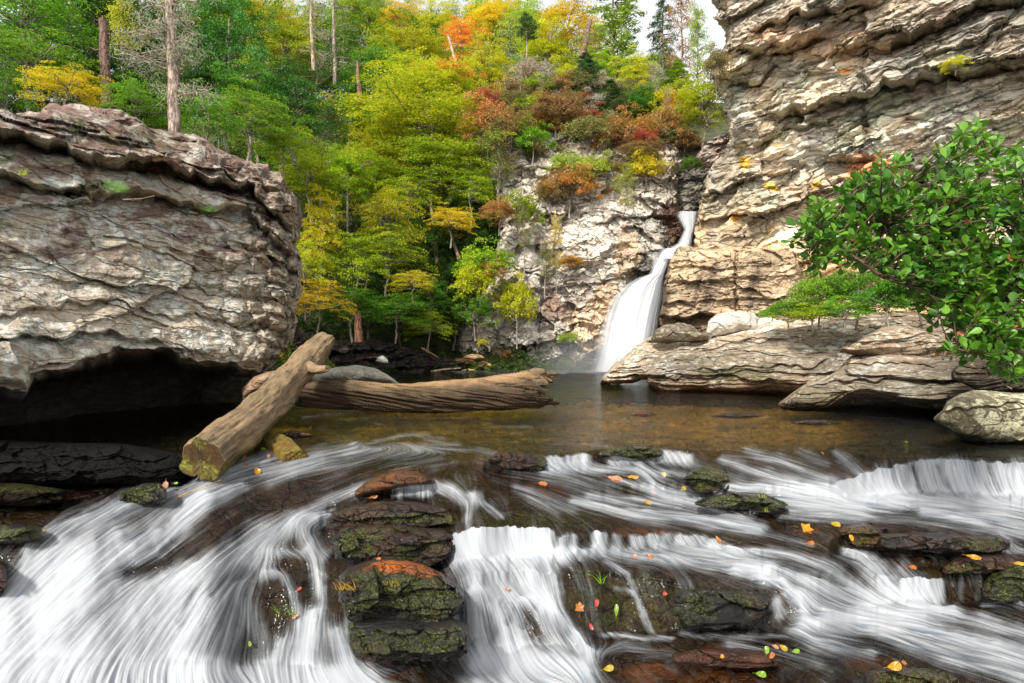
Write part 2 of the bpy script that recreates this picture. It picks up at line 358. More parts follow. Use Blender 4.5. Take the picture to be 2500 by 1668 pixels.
def cliff_tint(V, px, py, r):
    t = np.ones(px.shape + (3,))
    low = sstep(300, 620, py - .12 * (px - 1750)); t = blend(t, low * .85, (1.0, .82, .60))
    g = sstep(.0, .2, fbm(px * .006, py * .009, px * 0, 4, 5)) * (1 - low); t = blend(t, g * .8, (.82, .90, .84))
    top = 1 - sstep(60, 190, py - .05 * (px - 1750) + 60 * fbm(px * .01, py * .02, px * 0, 3, 6)); t = blend(t, top * .8, (.66, .63, .62))
    for cx, cy, rx, ry, c in ((2130, 420, 75, 38, (1.25, .62, .30)), (2030, 110, 140, 40, (1.08, .86, .72)), (1900, 100, 80, 25, (1.08, .86, .72)),
                              (1880, 460, 20, 10, (1.5, 1.1, .15)), (1995, 455, 14, 12, (1.5, 1.1, .15)), (1815, 400, 14, 20, (1.5, 1.1, .15)), (1800, 535, 14, 14, (1.3, .62, .1)), (1890, 560, 22, 8, (1.3, .7, .1)),
                              (1885, 620, 30, 20, (1.4, .85, .3)), (1940, 580, 60, 30, (1.3, 1.25, 1.15)), (2060, 168, 14, 8, (1.5, .6, .1))):
        t = blend(t, blob(px, py, cx, cy, rx, ry, int(cx) % 97) * .85, c)
    for x0, w, y0, y1 in ((2112, 12, 150, 420), (2218, 14, 130, 260), (2210, 22, 270, 400), (2440, 30, 90, 130), (2390, 40, 60, 160), (1990, 9, 540, 900), (2270, 40, 400, 620), (1790, 30, 560, 640), (1740, 18, 400, 610)):
        xx = x0 + 10 * noise3(py * .02, py * 0, py * 0, x0)
        m = np.exp(-((px - xx) / w) ** 2) * sstep(y0 - 30, y0 + 30, py) * (1 - sstep(y1 - 30, y1 + 30, py)) * sstep(-.25, .2, fbm(px * .08, py * .015, px * 0, 3, x0))
        t = blend(t, m * .7, (.50, .47, .50))
    return t
CL_OVER = [  # deep overhanging ledges traced on the cliff
    ([(1900, 275), (1960, 268), (2040, 248), (2110, 235), (2160, 210), (2230, 205), (2320, 185), (2400, 175), (2500, 165), (2700, 120)], 1.5, 26, .6, 50),
    ([(2110, 125), (2160, 120), (2230, 85), (2300, 60), (2400, 20), (2500, 0), (2700, -40)], 1.1, 22, .5, 40),
    ([(1840, 70), (1900, 62), (1990, 45), (2060, 30), (2150, 10)], .9, 20, .5, 40),
    ([(1800, 130), (1850, 125), (1930, 118), (2010, 90)], .7, 18, .4, 30),
    ([(1800, 205), (1850, 200), (1890, 150)], .9, 30, .5, 40),
    ([(1790, 355), (1850, 345), (1920, 315), (1990, 300), (2030, 285)], 1.0, 28, .5, 45),
    ([(1900, 285), (1960, 280), (2030, 262)], .6, 14, .3, 20),
    ([(2060, 385), (2100, 392), (2125, 380)], .8, 24, .3, 20), ([(1995, 455), (2060, 450), (2150, 430)], .5, 12, .2, 20),
    ([(1790, 450), (1850, 440), (1920, 420), (1990, 395)], .45, 12, .3, 25), ([(2260, 145), (2330, 130), (2400, 105), (2460, 75)], .7, 18, .3, 25)]
def right_cliff_relief(V, px, py):
    r = cliff_relief(V, R(28), 101, 1.6, .34, 2.6, .95, .85, .30, .015, 3.0, .36, .08)
    r = r + .35 * facets(V[..., 0] / 3.5, V[..., 2] / 3, 111)
    for i, (p, A, w, B, wb) in enumerate(CL_OVER):
        r = r + 1.0 * crack(px, py, p, A, w, B, wb, 30, i + 20, 7)
    xx = 2113 + 16 * noise3(py * .012, py * 0, py * 0, 71) + 8 * noise3(py * .06, py * 0, py * 0, 73)       # the vertical joint that splits the wall
    r = r + .40 * sstep(-4, 4, px - xx) - .32 * np.exp(-((px - xx) / 4) ** 2) * sstep(-.3, .2, noise3(py * .02, py * 0, py * 0, 74))
    x2 = 1975 + 10 * noise3(py * .02, py * 0, py * 0, 72)
    r = r - .35 * np.exp(-((px - x2) / 3) ** 2) * sstep(400, 430, py)
    return r
ys = np.linspace(-90, 840, 560)
px, py = rowgrid(ys, [(-90, 1700), (0, 1738), (20, 1752), (44, 1744), (68, 1770), (106, 1775), (150, 1752), (190, 1730), (211, 1748), (238, 1768), (290, 1776), (330, 1782), (380, 1770), (400, 1738), (450, 1722), (520, 1704), (560, 1700), (600, 1694), (840, 1690)], [(-90, 2760), (840, 2760)], 660)
d0 = 34.5 - 8.5 * np.clip((px - 1700) / 1000, 0, 1) ** .9 + .0045 * (py - 830) * .0 - 2.4 * sstep(500, 0, py)
tag(solid('cliff', px, py, d0, 2.0, right_cliff_relief, M_cliff, tint=cliff_tint, seed=9, pw=20, jitter=9, back=6),
    'tall tan and grey layered cliff face rising out of frame at the upper right', 'cliff')

def mid_tint(V, px, py, r):
    t = np.ones(px.shape + (3,))
    m = sstep(.0, .2, fbm(px * .02, py * .01, px * 0, 4, 15)) * sstep(1285, 1310, px) * (1 - sstep(1380, 1420, px)) * sstep(560, 600, py) * (1 - sstep(760, 800, py))
    t = blend(t, m * .8, (.45, .28, .22))
    wet = sstep(0, 60, px - (1560 - .9 * (py - 680))) * sstep(640, 700, py); t = blend(t, wet * .8, (.45, .38, .32))
    rd = sstep(1600, 1650, px) * (1 - sstep(640, 680, py)) * sstep(470, 540, py); t = blend(t, rd, (.20, .13, .10))
    t = blend(t, blob(px, py, 1570, 660, 28, 50, 6) * .9, (.25, .26, .26))
    t = blend(t, (1 - sstep(380, 470, py)) * .5, (.75, .72, .68))
    for cx, cy, rx, ry in ((1530, 620, 35, 70), (1450, 800, 60, 90), (1200, 870, 90, 20), (1480, 720, 30, 40)): t = blend(t, blob(px, py, cx, cy, rx, ry, cx % 91) * .6, (1.1, .82, .58))
    t = blend(t, blob(px, py, 1240, 880, 18, 30, 8), (1.2, .55, .25))
    return t
def mid_relief(V, px, py):
    lean = sstep(700, 620, py)
    r = cliff_relief(V, R(8), 201, 1.5, .40, 1.7, .8, .6, .30, .03, 1.5, .3, .09)
    v = facets((px + .35 * py) / 60, py / 260, 207) * .9 * sstep(1500, 1250, px)      # steep slabs on the left half
    r = r + v
    for i, (p, A, w, B, wb) in enumerate([([(1370, 640), (1420, 650), (1470, 640)], .8, 16, .3, 25), ([(1390, 740), (1400, 745), (1415, 740)], 1.2, 30, .3, 10), ([(1460, 640), (1490, 600), (1540, 605)], .7, 16, .4, 30),
                                          ([(1450, 545), (1500, 530), (1560, 528), (1625, 530)], .8, 16, .5, 30), ([(1330, 510), (1350, 545), (1400, 510), (1440, 520)], .8, 30, .4, 20),
                                          ([(1510, 680), (1540, 660), (1555, 640)], .4, 10, .2, 15), ([(1370, 820), (1400, 790), (1440, 800)], .8, 40, .3, 20)]):
        r = r + crack(px, py, p, A, w, B, wb, 20, i + 60, 6)
    r = r - 1.2 * sstep(0, 22, px - (1608 - .02 * (py - 500))) * sstep(500, 530, py) * (1 - sstep(700, 720, py)) * 1.0
    return r
ys = np.linspace(285, 915, 460)
px, py = rowgrid(ys, [(285, 1180), (400, 1195), (500, 1225), (600, 1212), (700, 1178), (760, 1140), (800, 1108), (860, 1112), (915, 1120)],
                 [(285, 1640), (330, 1668), (360, 1672), (400, 1652), (430, 1655), (520, 1652), (555, 1672), (580, 1668), (615, 1650), (660, 1600), (720, 1560), (915, 1540)], 440)
py = py + (1 - (py - 285) / 630) * lerpx([(1180, 70), (1230, 25), (1290, 0), (1340, 18), (1420, -5), (1500, 25), (1560, 40), (1620, 22), (1670, 45)], px)
d0 = 36.2 + 5.0 * sstep(760, 300, py) - 1.2 * sstep(1250, 1500, px)
tag(solid('cliff', px, py, d0, 4.0, mid_relief, M_mid, tint=mid_tint, seed=19, pw=8, jitter=8, back=3),
    'pale grey rock face left of the waterfall with shrubs growing on top', 'cliff')
# tan buttress right of the fall
def tan_relief(V, px, py):
    r = cliff_relief(V, R(4), 301, .9, .25, 1.3, .4, .45, .16, .04, 2.0, .2, .10)
    r = r - .5 * np.exp(-((px - (1797 + 4 * noise3(py * .05, py * 0, py * 0, 3))) / 3.5) ** 2) + .5 * sstep(1797, 1800, px) * 0
    r = r + crack(px, py, [(1600, 770), (1680, 775), (1780, 772), (1850, 780)], 1.6, 40, .3, 30, 30, 3) - .4 * sstep(1800, 1900, px)
    return r
def tan_tint(V, px, py, r):
    t = np.ones(px.shape + (3,))
    for x0, w in ((1735, 14), (1705, 6), (1840, 12)):
        xx = x0 - .22 * (py - 700) + 6 * noise3(py * .03, py * 0, py * 0, x0)
        t = blend(t, np.exp(-((px - xx) / w) ** 2) * sstep(630, 660, py) * (1 - sstep(740, 770, py)) * .8, (.28, .25, .30))
    t = blend(t, sstep(1640, 1625, px) * .8, (.25, .22, .2)); t = blend(t, sstep(765, 780, py) * .7, (.35, .28, .22))
    return t
ys = np.linspace(606, 850, 190)
px, py = rowgrid(ys, [(606, 1662), (618, 1650), (640, 1634), (700, 1622), (760, 1612), (850, 1612)], [(606, 1930), (640, 1960), (850, 1960)], 230)
tag(solid('rock_buttress', px, py, 31.6 - .8 * sstep(1620, 1950, px), 2.6, tan_relief, M_tan, tint=tan_tint, seed=29, pw=8, jitter=5, back=2),
    'blocky tan rock buttress at the right edge of the waterfall', 'rock')
# rocks that line the notch above the fall
def notch(name, x0, x1, y0, y1, d, T, th, lab, mat, tn=(1, 1, 1), lf=None, rt=None, s=1.0, seed=0):
    ys = np.linspace(y0, y1, 130)
    px, py = rowgrid(ys, lf or [(y0, x0), (y1, x0)], rt or [(y0, x1), (y1, x1)], 110)
    o = solid(name, px, py, np.full(px.shape, float(d)), T, lambda V, px, py: cliff_relief(V, R(th), 400 + seed, .7 * s, .5, 1.0, .35, .4, .14, .03, 2.2, .2, .12), mat,
              tint=lambda V, px, py, r: np.ones(px.shape + (3,)) * np.array(tn), seed=seed, pw=4, jitter=6)
    return tag(o, lab, 'rock')
notch('rock', 1630, 1740, 350, 540, 41.5, 2.5, 12, 'dark curved layered rock at the back of the notch above the waterfall', M_mid, (.42, .42, .40), seed=1)
notch('rock_slab', 1700, 1800, 322, 410, 35.0, 1.6, 26, 'purple grey slab jutting left from the cliff above the waterfall notch', M_mid, (.62, .55, .55),
      lf=[(322, 1775), (340, 1745), (360, 1712), (385, 1700), (410, 1725)], rt=[(322, 1800), (410, 1800)], seed=2)
notch('rock', 1655, 1720, 400, 640, 38.5, 2.0, 20, 'grey fluted rock wall right of the top of the waterfall', M_cliff, (.6, .55, .5),
      lf=[(400, 1735), (440, 1722), (500, 1712), (560, 1700), (600, 1692), (640, 1680)], rt=[(400, 1790), (640, 1760)], seed=3)
notch('rock', 1610, 1672, 488, 625, 38.0, 1.2, 8, 'dark brown overhanging rock left of the top of the waterfall', M_dark, (1.3, .9, .7),
      lf=[(488, 1600), (530, 1588), (625, 1580)], rt=[(488, 1630), (505, 1648), (520, 1654), (555, 1672), (580, 1668), (600, 1650), (625, 1636)], seed=4)

# dark layered bank at the left end of the pool
def bank_relief(V, px, py):
    r = cliff_relief(V, R(3), 501, .6, .9, 1.2, .5, .4, .2, .04, 2.6, .16, .12)
    return r + crack(px, py, [(690, 850), (800, 855), (900, 858), (960, 850)], .9, 12, .3, 15, 20, 3)
xs = np.linspace(640, 1150, 380)
px, py = colgrid(xs, [(640, 770), (690, 785), (760, 812), (800, 830), (850, 832), (900, 828), (960, 840), (1020, 862), (1100, 872), (1150, 880)], [(640, 916), (1150, 908)], 120)
tag(solid('rock_bank', px, py, 27.5 + 6.5 * sstep(660, 1000, px), 2.5, bank_relief, M_dark, tint=lambda V, px, py, r: blend(np.ones(px.shape + (3,)), blob(px, py, 905, 880, 45, 16, 3), (2.6, 2.2, 2.0)), seed=39, pw=4),
    'low dark wet layered rock bank under the yellow trees behind the pool', 'rock bank')

def boulder(name, top, bot, d, T, mat, lab, cat='boulder', relief=None, n=(150, 90), tn=(1, 1, 1), tint=None, moss=None, seed=0, pw=2.4, kn=.12, th=5, jitter=4, tilt=0.0, group=None):
    x0, x1 = min(p[0] for p in top), max(p[0] for p in top)
    xs = (x0 + x1) / 2 + (x1 - x0) / 2 * dense_ends(n[0], .6)
    px, py = colgrid(xs, top, bot, n[1])
    ym = lerpx(bot, px)
    dd = np.full(px.shape, float(d)) + tilt * (ym - py) / F * d if not callable(d) else d(px, py)
    def rel(V, px, py):
        a, b = bed_coords(V[..., 0], V[..., 1], V[..., 2], R(th), 600 + seed, .2, .5)
        return kn * 2.0 * fbm(V[..., 0] * .9, V[..., 1] * .9, V[..., 2] * 1.2, 4, 600 + seed) + kn * .8 * facets(a / .8, b / .4, 601 + seed) + kn * .25 * fbm(a * 4, b * 9, a, 4, seed)
    o = solid(name, px, py, dd, T, relief or rel, mat, tint=tint or (lambda V, px, py, r: np.ones(px.shape + (3,)) * np.array(tn)), moss=moss, seed=seed, pw=pw, jitter=jitter, back=1.0)
    return tag(o, lab, cat, group)

def slab_relief(seed, th, A, cr=(), k=1.0):
    def f(V, px, py):
        a, b = bed_coords(V[..., 0], V[..., 1], V[..., 2], R(th), seed, .35, .3)
        r = A * strata(a, b, .34 * k, seed + 1, 7) + .10 * strata(a, b, .11 * k, seed + 2, 9) + .16 * facets(a / 1.3, b / .45, seed + 3) + .09 * facets(a / .4, b / .13, seed + 5) + .04 * fbm(a * 3, b * 10, a, 4, seed + 4)
        r = r + .25 * fbm(V[..., 0] * .5, V[..., 1] * .5, V[..., 2], 3, seed + 9)
        for i, (p, A_, w, B, wb) in enumerate(cr): r = r + crack(px, py, p, A_, w, B, wb, 25, i + seed, 5)
        return r
    return f
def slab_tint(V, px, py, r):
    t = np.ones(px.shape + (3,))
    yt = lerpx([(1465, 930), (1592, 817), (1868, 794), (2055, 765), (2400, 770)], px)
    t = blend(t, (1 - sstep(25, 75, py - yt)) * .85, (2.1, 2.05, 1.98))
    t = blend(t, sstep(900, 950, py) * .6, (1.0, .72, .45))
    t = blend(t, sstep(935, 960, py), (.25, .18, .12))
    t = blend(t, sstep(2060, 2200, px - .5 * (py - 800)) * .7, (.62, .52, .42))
    return t
boulder('rock_slab', [(1465, 932), (1494, 897), (1530, 868), (1564, 842), (1592, 824), (1704, 824), (1775, 812), (1868, 794), (1962, 777), (2055, 765), (2196, 763), (2360, 778), (2440, 800)],
        [(1465, 935), (1540, 936), (1560, 926), (1580, 926), (1590, 950), (1612, 964), (1709, 962), (1868, 966), (1960, 972), (2440, 1000)],
        lambda px, py: 20.5 - 4.5 * sstep(1465, 2300, px) + 3.2 * sstep(960, 770, py) ** 1.0, 2.6, M_slab,
        'long pale slanting rock slab across the pool from the logs, beside the waterfall', 'rock slab', slab_relief(701, 9, .34, [([(1600, 855), (1700, 850), (1850, 835), (2000, 820), (2200, 790)], .22, 8, .1, 20),
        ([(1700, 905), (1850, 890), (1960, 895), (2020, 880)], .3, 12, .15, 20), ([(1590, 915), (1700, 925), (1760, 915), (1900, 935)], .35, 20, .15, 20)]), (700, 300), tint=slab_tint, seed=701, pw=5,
        moss=lambda V, px, py, r: np.clip(blob(px, py, 1800, 912, 90, 22, 3) * .8 + .35 * blob(px, py, 1700, 870, 120, 25, 4), 0, 1), jitter=5)
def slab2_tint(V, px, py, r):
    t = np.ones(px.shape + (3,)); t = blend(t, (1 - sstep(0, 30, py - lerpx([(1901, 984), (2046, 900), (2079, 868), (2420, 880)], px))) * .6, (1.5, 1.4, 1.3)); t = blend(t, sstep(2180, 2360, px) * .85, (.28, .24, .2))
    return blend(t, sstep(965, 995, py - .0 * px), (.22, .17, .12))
boulder('rock_slab', [(1901, 984), (1925, 965), (1971, 936), (2010, 925), (2046, 900), (2079, 868), (2149, 858), (2220, 862), (2290, 871), (2420, 880), (2620, 880)],
        [(1901, 992), (1930, 1002), (2008, 1004), (2100, 1010), (2280, 1040), (2620, 1060)],
        lambda px, py: 14.6 - 2.2 * sstep(1900, 2500, px) + 1.3 * sstep(990, 870, py) + 1.6 * sstep(955, 1000, py - 10 * np.sin(px * .02)) * sstep(2000, 2080, px), 1.5, M_slab,
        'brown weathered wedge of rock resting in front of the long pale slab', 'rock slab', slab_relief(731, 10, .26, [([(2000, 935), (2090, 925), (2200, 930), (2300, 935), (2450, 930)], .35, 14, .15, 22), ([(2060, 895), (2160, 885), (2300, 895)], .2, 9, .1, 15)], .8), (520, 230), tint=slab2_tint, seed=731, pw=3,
        moss=lambda V, px, py, r: .45 * blob(px, py, 2000, 965, 80, 25, 3) + .3 * blob(px, py, 2200, 940, 120, 30, 5))
boulder('rock_slab', [(2050, 850), (2090, 832), (2150, 800), (2200, 797), (2260, 806), (2400, 830), (2500, 850)], [(2050, 858), (2150, 880), (2500, 900)], 15.6, 1.1, M_slab,
        'pale rock ledge half hidden under the overhanging green shrub', 'rock slab', slab_relief(741, 6, .2), (260, 110), tn=(1.05, .98, .9), seed=741, pw=3)
boulder('boulder', [(2320, 905), (2370, 870), (2450, 858), (2620, 850)], [(2320, 925), (2400, 962), (2620, 975)], 11.4, .9, M_slab, 'dark shaded rock under the big leafed shrub, above the lichened boulder', 'boulder', slab_relief(745, 12, .2), (160, 90), tn=(.22, .19, .16), seed=745, pw=3)  # dark rock, with the shadow below the shrub put into its tint
lich = boulder('boulder', [(2280, 1020), (2300, 1003), (2312, 980), (2340, 962), (2374, 953), (2425, 955), (2500, 958), (2580, 965), (2650, 990)],
        [(2280, 1026), (2320, 1052), (2345, 1080), (2420, 1096), (2650, 1110)], 9.6, .8, M_lich, 'yellowish lichened boulder standing in the water at the right edge of the photo', 'boulder',
        (lambda V, px, py: .08 * fbm(V[..., 0] * 2, V[..., 1] * 2, V[..., 2] * 2, 4, 8) + crack(px, py, [(2300, 1004), (2380, 1000), (2440, 990), (2520, 985), (2650, 980)], .14, 7, .05, 14, 10, 5) + .05 * facets(V[..., 0] / .4, V[..., 2] / .25, 4)),
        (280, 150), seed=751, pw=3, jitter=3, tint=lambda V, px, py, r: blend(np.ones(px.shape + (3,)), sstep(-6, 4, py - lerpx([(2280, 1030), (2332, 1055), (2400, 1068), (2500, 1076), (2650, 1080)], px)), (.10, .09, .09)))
boulder('boulder', [(2535, 1010), (2600, 960), (2750, 940), (3000, 960)], [(2535, 1060), (2650, 1150), (3000, 1190)], 7.6, .9, M_lich, 'bank boulder in which the big leafed shrub is rooted, just past the right edge', 'boulder', seed=752)
boulder('boulder', [(760, 918), (785, 902), (820, 896), (870, 893), (915, 899), (945, 914), (974, 935)], [(760, 938), (974, 938)], 20, 1.0, M_pale, 'flat pale boulder behind the two fallen logs', tn=(.8, .76, .68), seed=761, n=(180, 80))
boulder('boulder', [(1722, 812), (1728, 788), (1748, 770), (1775, 760), (1802, 757), (1828, 763), (1846, 780), (1856, 808)], [(1722, 824), (1856, 818)], 22.5, .9, M_pale, 'round whitish boulder perched on top of the long slab', tn=(.95, .92, .88), seed=762, kn=.16, n=(200, 110))
boulder('boulder', [(1846, 796), (1850, 778), (1868, 774), (1882, 780), (1886, 800)], [(1846, 808), (1886, 806)], 22.6, .45, M_pale, 'small pale rock right beside the round white boulder on the slab', tn=(1.2, 1.12, 1.0), seed=763, n=(60, 40))
boulder('boulder', [(1880, 796), (1890, 784), (1905, 784), (1920, 796)], [(1880, 802), (1920, 800)], 22.6, .35, M_pale, 'smallest pale rock in the row on the slab, nearest the low green bushes', tn=(1.2, 1.12, 1.0), seed=764, n=(60, 40))
boulder('boulder', [(1588, 824), (1602, 806), (1625, 792), (1660, 787), (1682, 796), (1700, 808), (1730, 812)], [(1588, 836), (1730, 832)], 21.5, .9, M_slab, 'brownish cracked rock knob in front of the foot of the waterfall', 'rock', tn=(.8, .78, .7), seed=765, kn=.2, n=(130, 70))
boulder('rock', [(590, 950), (620, 920), (650, 908), (690, 905), (712, 915), (712, 935)], [(590, 985), (640, 960), (690, 945), (712, 942)], 12.6, .5, M_left, 'brown rock wedged between the great boulder and the leaning log', 'rock', tn=(.5, .36, .27), seed=766, n=(110, 60))
# rubble tip and loose stones where the bank meets the pale cliff
for i, (x, y, w, h, tn, lab) in enumerate([(1130, 885, 60, 22, (.8, .6, .45), 'flat brown rubble slab at the foot of the pale cliff'), (1180, 893, 50, 18, (1.1, .8, .6), 'orange tinged rubble rock nearest the pale cliff at the waterline'),
        (1098, 899, 34, 12, (.9, .75, .6), 'small rubble stone at the left tip of the rubble heap'), (1158, 872, 50, 14, (1.0, .85, .7), 'tilted flat stone on top of the rubble heap'), (1145, 904, 40, 10, (1.2, 1.1, 1.0), 'whitish stone at the waterline in the rubble heap')]):
    boulder('rubble_stone', [(x - w / 2, y), (x - w / 4, y - h * .4), (x, y - h * .55), (x + w / 3, y - h * .35), (x + w / 2, y)], [(x - w / 2, y + 4), (x, y + h * .6), (x + w / 2, y + 4)], 34.5 - i * .3, .7, M_tan, lab, 'stone', tn=tn, seed=780 + i, n=(60, 30), kn=.15, jitter=2)
boulder('stone', [(920, 881), (925, 872), (935, 869), (945, 874), (948, 882)], [(920, 886), (948, 887)], 30.5, .3, M_pale, 'single small pale stone lying on the dark rock bank', 'stone', seed=790, n=(40, 30), kn=.04)
# rocks just breaking the pool surface
for i, (x, y, w, h, d, tn, lab) in enumerate([(1565, 1010, 60, 9, 13.6, (3.2, 1.6, 1.3), 'small reddish rock breaking the pool surface in the middle of the pool'), (1795, 1014, 120, 9, 13.2, (1.3, 1.1, 1), 'flat dark rock awash in the pool left of the lichened boulder'),
        (1985, 1031, 110, 9, 12.1, (1.2, 1, 1), 'thin dark rock awash close to the wedge of brown rock'), (720, 1060, 90, 14, 10.4, (2.5, 1.5, 1), 'low wet brown rock right of the leaning log')]):
    boulder('wet_rock', [(x - w / 2, y + 2), (x - w / 4, y - h * .5), (x, y - h * .7), (x + w / 4, y - h * .4), (x + w / 2, y + 2)], [(x - w / 2, y + 4), (x, y + h), (x + w / 2, y + 4)], d, .18, M_wet, lab, 'rock', tn=tn, seed=795 + i, n=(60, 24), kn=.03, jitter=1.5)

# ------------------------------------------------------------------ logs
def tube(path, rad, nseg, nround, relief, seed=0, cap=True):
    """sweep along a smooth path; relief(u metres, angle) adds to the radius; closed ends"""
    path = np.array([list(p) for p in path]); n = len(path)
    t = np.linspace(0, n - 1, nseg); i = np.clip(t.astype(int), 0, n - 2); f = (t - i)[:, None]
    def cr(A):
        A = np.asarray(A, float); A = A.reshape(len(A), -1)
        P = np.concatenate([2 * A[:1] - A[1:2], A, 2 * A[-1:] - A[-2:-1]])
        a, b, c, d = P[i], P[i + 1], P[i + 2], P[i + 3]
        return .5 * (2 * b + (c - a) * f + (2 * a - 5 * b + 4 * c - d) * f ** 2 + (3 * b - a - 3 * c + d) * f ** 3)
    C = cr(path); rr = cr(np.asarray(rad)).ravel()
    T = np.gradient(C, axis=0); T /= np.linalg.norm(T, axis=1)[:, None]
    up = np.array([0, 0, 1.0]); S = np.cross(T, up)
    if np.any(np.linalg.norm(S, axis=1) < .2): S = np.cross(T, np.array([0, 1.0, 0]))
    S /= np.linalg.norm(S, axis=1)[:, None]; U = np.cross(S, T)
    L = np.concatenate([[0], np.cumsum(np.linalg.norm(np.diff(C, axis=0), axis=1))])
    th = np.linspace(0, 2 * PI, nround, endpoint=False)
    LL, TH = np.meshgrid(L, th, indexing='ij')
    Rr = rr[:, None] + (relief(LL, TH, rr[:, None]) if relief else 0)
    V = C[:, None] + Rr[..., None] * (np.cos(TH)[..., None] * S[:, None] + np.sin(TH)[..., None] * U[:, None])
    return V, L, TH, LL, C, T, S, U
def log_mesh(name, path, rad, nseg, nround, relief, mat, parent=None, capdepth=.04, end_mat=None, tint=None, moss=None, rag=0.0, seed=0):
    V, L, TH, LL, C, T, S, U = tube(path, rad, nseg, nround, relief, seed)
    if rag:
        k = np.exp(-(L[-1] - L) / .25)[:, None]
        V = V + (rag * k * fbm(np.cos(TH) * 3, np.sin(TH) * 3, LL * 2, 4, seed))[..., None] * T[:, None]
    rings = []
    for k, sgn in ((0, -1), (-1, 1)):
        for q in np.linspace(.94, .03, 16):
            base = C[k] + (V[k] - C[k]) * q
            dz = capdepth * fbm(np.cos(TH[k]) * 4 * q + 3, np.sin(TH[k]) * 4 * q, 0 * TH[k] + k, 4, seed + 7) - (rag * .3 * (1 - q) if k == -1 else 0)
            rings.append((k, base + dz[:, None] * T[k]))
    A = np.concatenate([np.stack([r for k, r in rings if k == 0][::-1]), V, np.stack([r for k, r in rings if k == -1])])
    nr, nc = A.shape[:2]
    n = nr * nc
    TA = np.concatenate([np.tile(TH[:1], (16, 1)), TH, np.tile(TH[:1], (16, 1))]); LA = np.concatenate([np.tile(LL[:1], (16, 1)), LL, np.tile(LL[-1:], (16, 1))])
    capm = np.zeros((nr, nc)); capm[:16] = 1; capm[-16:] = 1
    tc = tint(LA, TA, capm, A) if tint else np.ones((nr, nc, 3)); mo = moss(LA, TA, capm, A) if moss else np.zeros((nr, nc))
    pc = np.stack([np.cos(TA) * .5, np.sin(TA) * .5, LA], -1)
    pc = np.where(capm[..., None] > .5, np.stack([A[..., 0] * .9 + A[..., 2] * .5, A[..., 2] * .12 - A[..., 0] * .05, A[..., 1] * .3], -1) * 2.2, pc)
    return mesh_np(name, A.reshape(-1, 3), grid_faces(nr, nc, True)[:, ::-1], mat, parent,
                   attrs={'tint': tc.reshape(-1, 3), 'moss': mo.ravel(), 'grain': pc.reshape(-1, 3), 'cap': capm.ravel()})
def wood_mat(name, c1, c2, dark, twist, fine=1.0, bump=.8, ax=.12):
    t = NT(name)
    g = t.attr('grain', 'Vector')
    m = t.n('Mapping', {'Vector': g, 'Scale': (9, 9, 9 * ax)}).outputs[0]
    n1 = t.noise(m, 1.3 * fine, 8, .68, .3); n2 = t.noise(t.coord(), 1.8, 6, .6); n3 = t.noise(t.coord(), 9, 7, .7)
    base = t.mix(t.ramp(n2, .4, .62), c1, c2)
    base = t.mix(t.math('MULTIPLY', t.ramp(n1, .52, .64), .8), base, dark)
    base = t.mix(t.math('MULTIPLY', t.ramp(n3, .56, .68), .5), base, dark)
    base = t.mix(1.0, base, t.attr('tint'), 'MULTIPLY')
    moss = t.math('MULTIPLY', t.attr('moss', 'Fac'), t.ramp(n3, .38, .56), clamp=True)
    base = t.mix(moss, base, t.mix(t.ramp(n3, .45, .6), (.07, .08, .012), (.22, .22, .03)))
    h = t.math('ADD', t.math('MULTIPLY', n1, .8), t.math('MULTIPLY', n3, .4))
    b = t.n('Bump', {'Height': h, 'Strength': bump, 'Distance': .03})
    return t.surf(t.n('BsdfPrincipled', {'Base Color': base, 'Roughness': .75, 'Normal': b.outputs[0], 'Specular IOR Level': .2}))
M_log = wood_mat('barkless_log', (.32, .22, .12), (.23, .165, .095), (.07, .05, .03), 0, 1.2, 1.0, .22)
M_log2 = wood_mat('weathered_log', (.25, .175, .10), (.17, .12, .07), (.018, .013, .009), 0, 1.7, 1.4, .05)
logA = empty('log', at(650, 990, 10.5)); tag(logA, 'thick leaning barkless log with its sawn mossy end facing the camera', 'log')
def put(o, root):
    o.parent = root; o.matrix_parent_inverse = Matrix.Translation(-root.location); return o
def rA(L, T, r):
    return r * (.18 * fbm(np.cos(T) * 1.2, np.sin(T) * 1.2, L * .9, 3, 5) * 2 - .05 * np.abs(fbm(np.cos(T + L * .2) * 5, np.sin(T + L * .2) * 5, L * .8, 3, 55)) * 2 + .05 * fbm(np.cos(T) * 4, np.sin(T) * 4, L * 4, 4, 6)) - .03 * np.exp(-(((T - 1.2 + 1.6 * noise3(L * .8, 0 * L, 0 * L, 4)) % (2 * PI) - PI) / .06) ** 2)
def tA(L, T, cap, A):
    t = np.ones(L.shape + (3,)) * .85; t = blend(t, cap, (.24, .18, .095))
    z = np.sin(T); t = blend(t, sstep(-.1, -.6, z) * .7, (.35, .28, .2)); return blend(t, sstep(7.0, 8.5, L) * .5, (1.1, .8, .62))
def mA(L, T, cap, A):
    return np.clip(.9 * sstep(.2, -.5, np.sin(T + .3)) * (1 - sstep(3.5, 5, L)) * (.4 + sstep(-.1, .2, fbm(np.cos(T) * 2, np.sin(T) * 2, L, 3, 3))) + cap * .5 * sstep(.06, .3, fbm(A[..., 0] * 3.5, A[..., 2] * 3.5, 0 * L, 3, 9)), 0, 1)
pa = [at(*p) for p in ((494, 1124, 7.7), (560, 1072, 8.6), (628, 1014, 9.9), (696, 945, 11.8), (733, 900, 12.9), (766, 862, 13.7), (792, 834, 14.3))]
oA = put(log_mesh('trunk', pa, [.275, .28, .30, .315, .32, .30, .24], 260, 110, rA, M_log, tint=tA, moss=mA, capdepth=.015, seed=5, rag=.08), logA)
st = [at(*p) for p in ((742, 892, 12.9), (770, 902, 12.4), (800, 900, 12.1))]
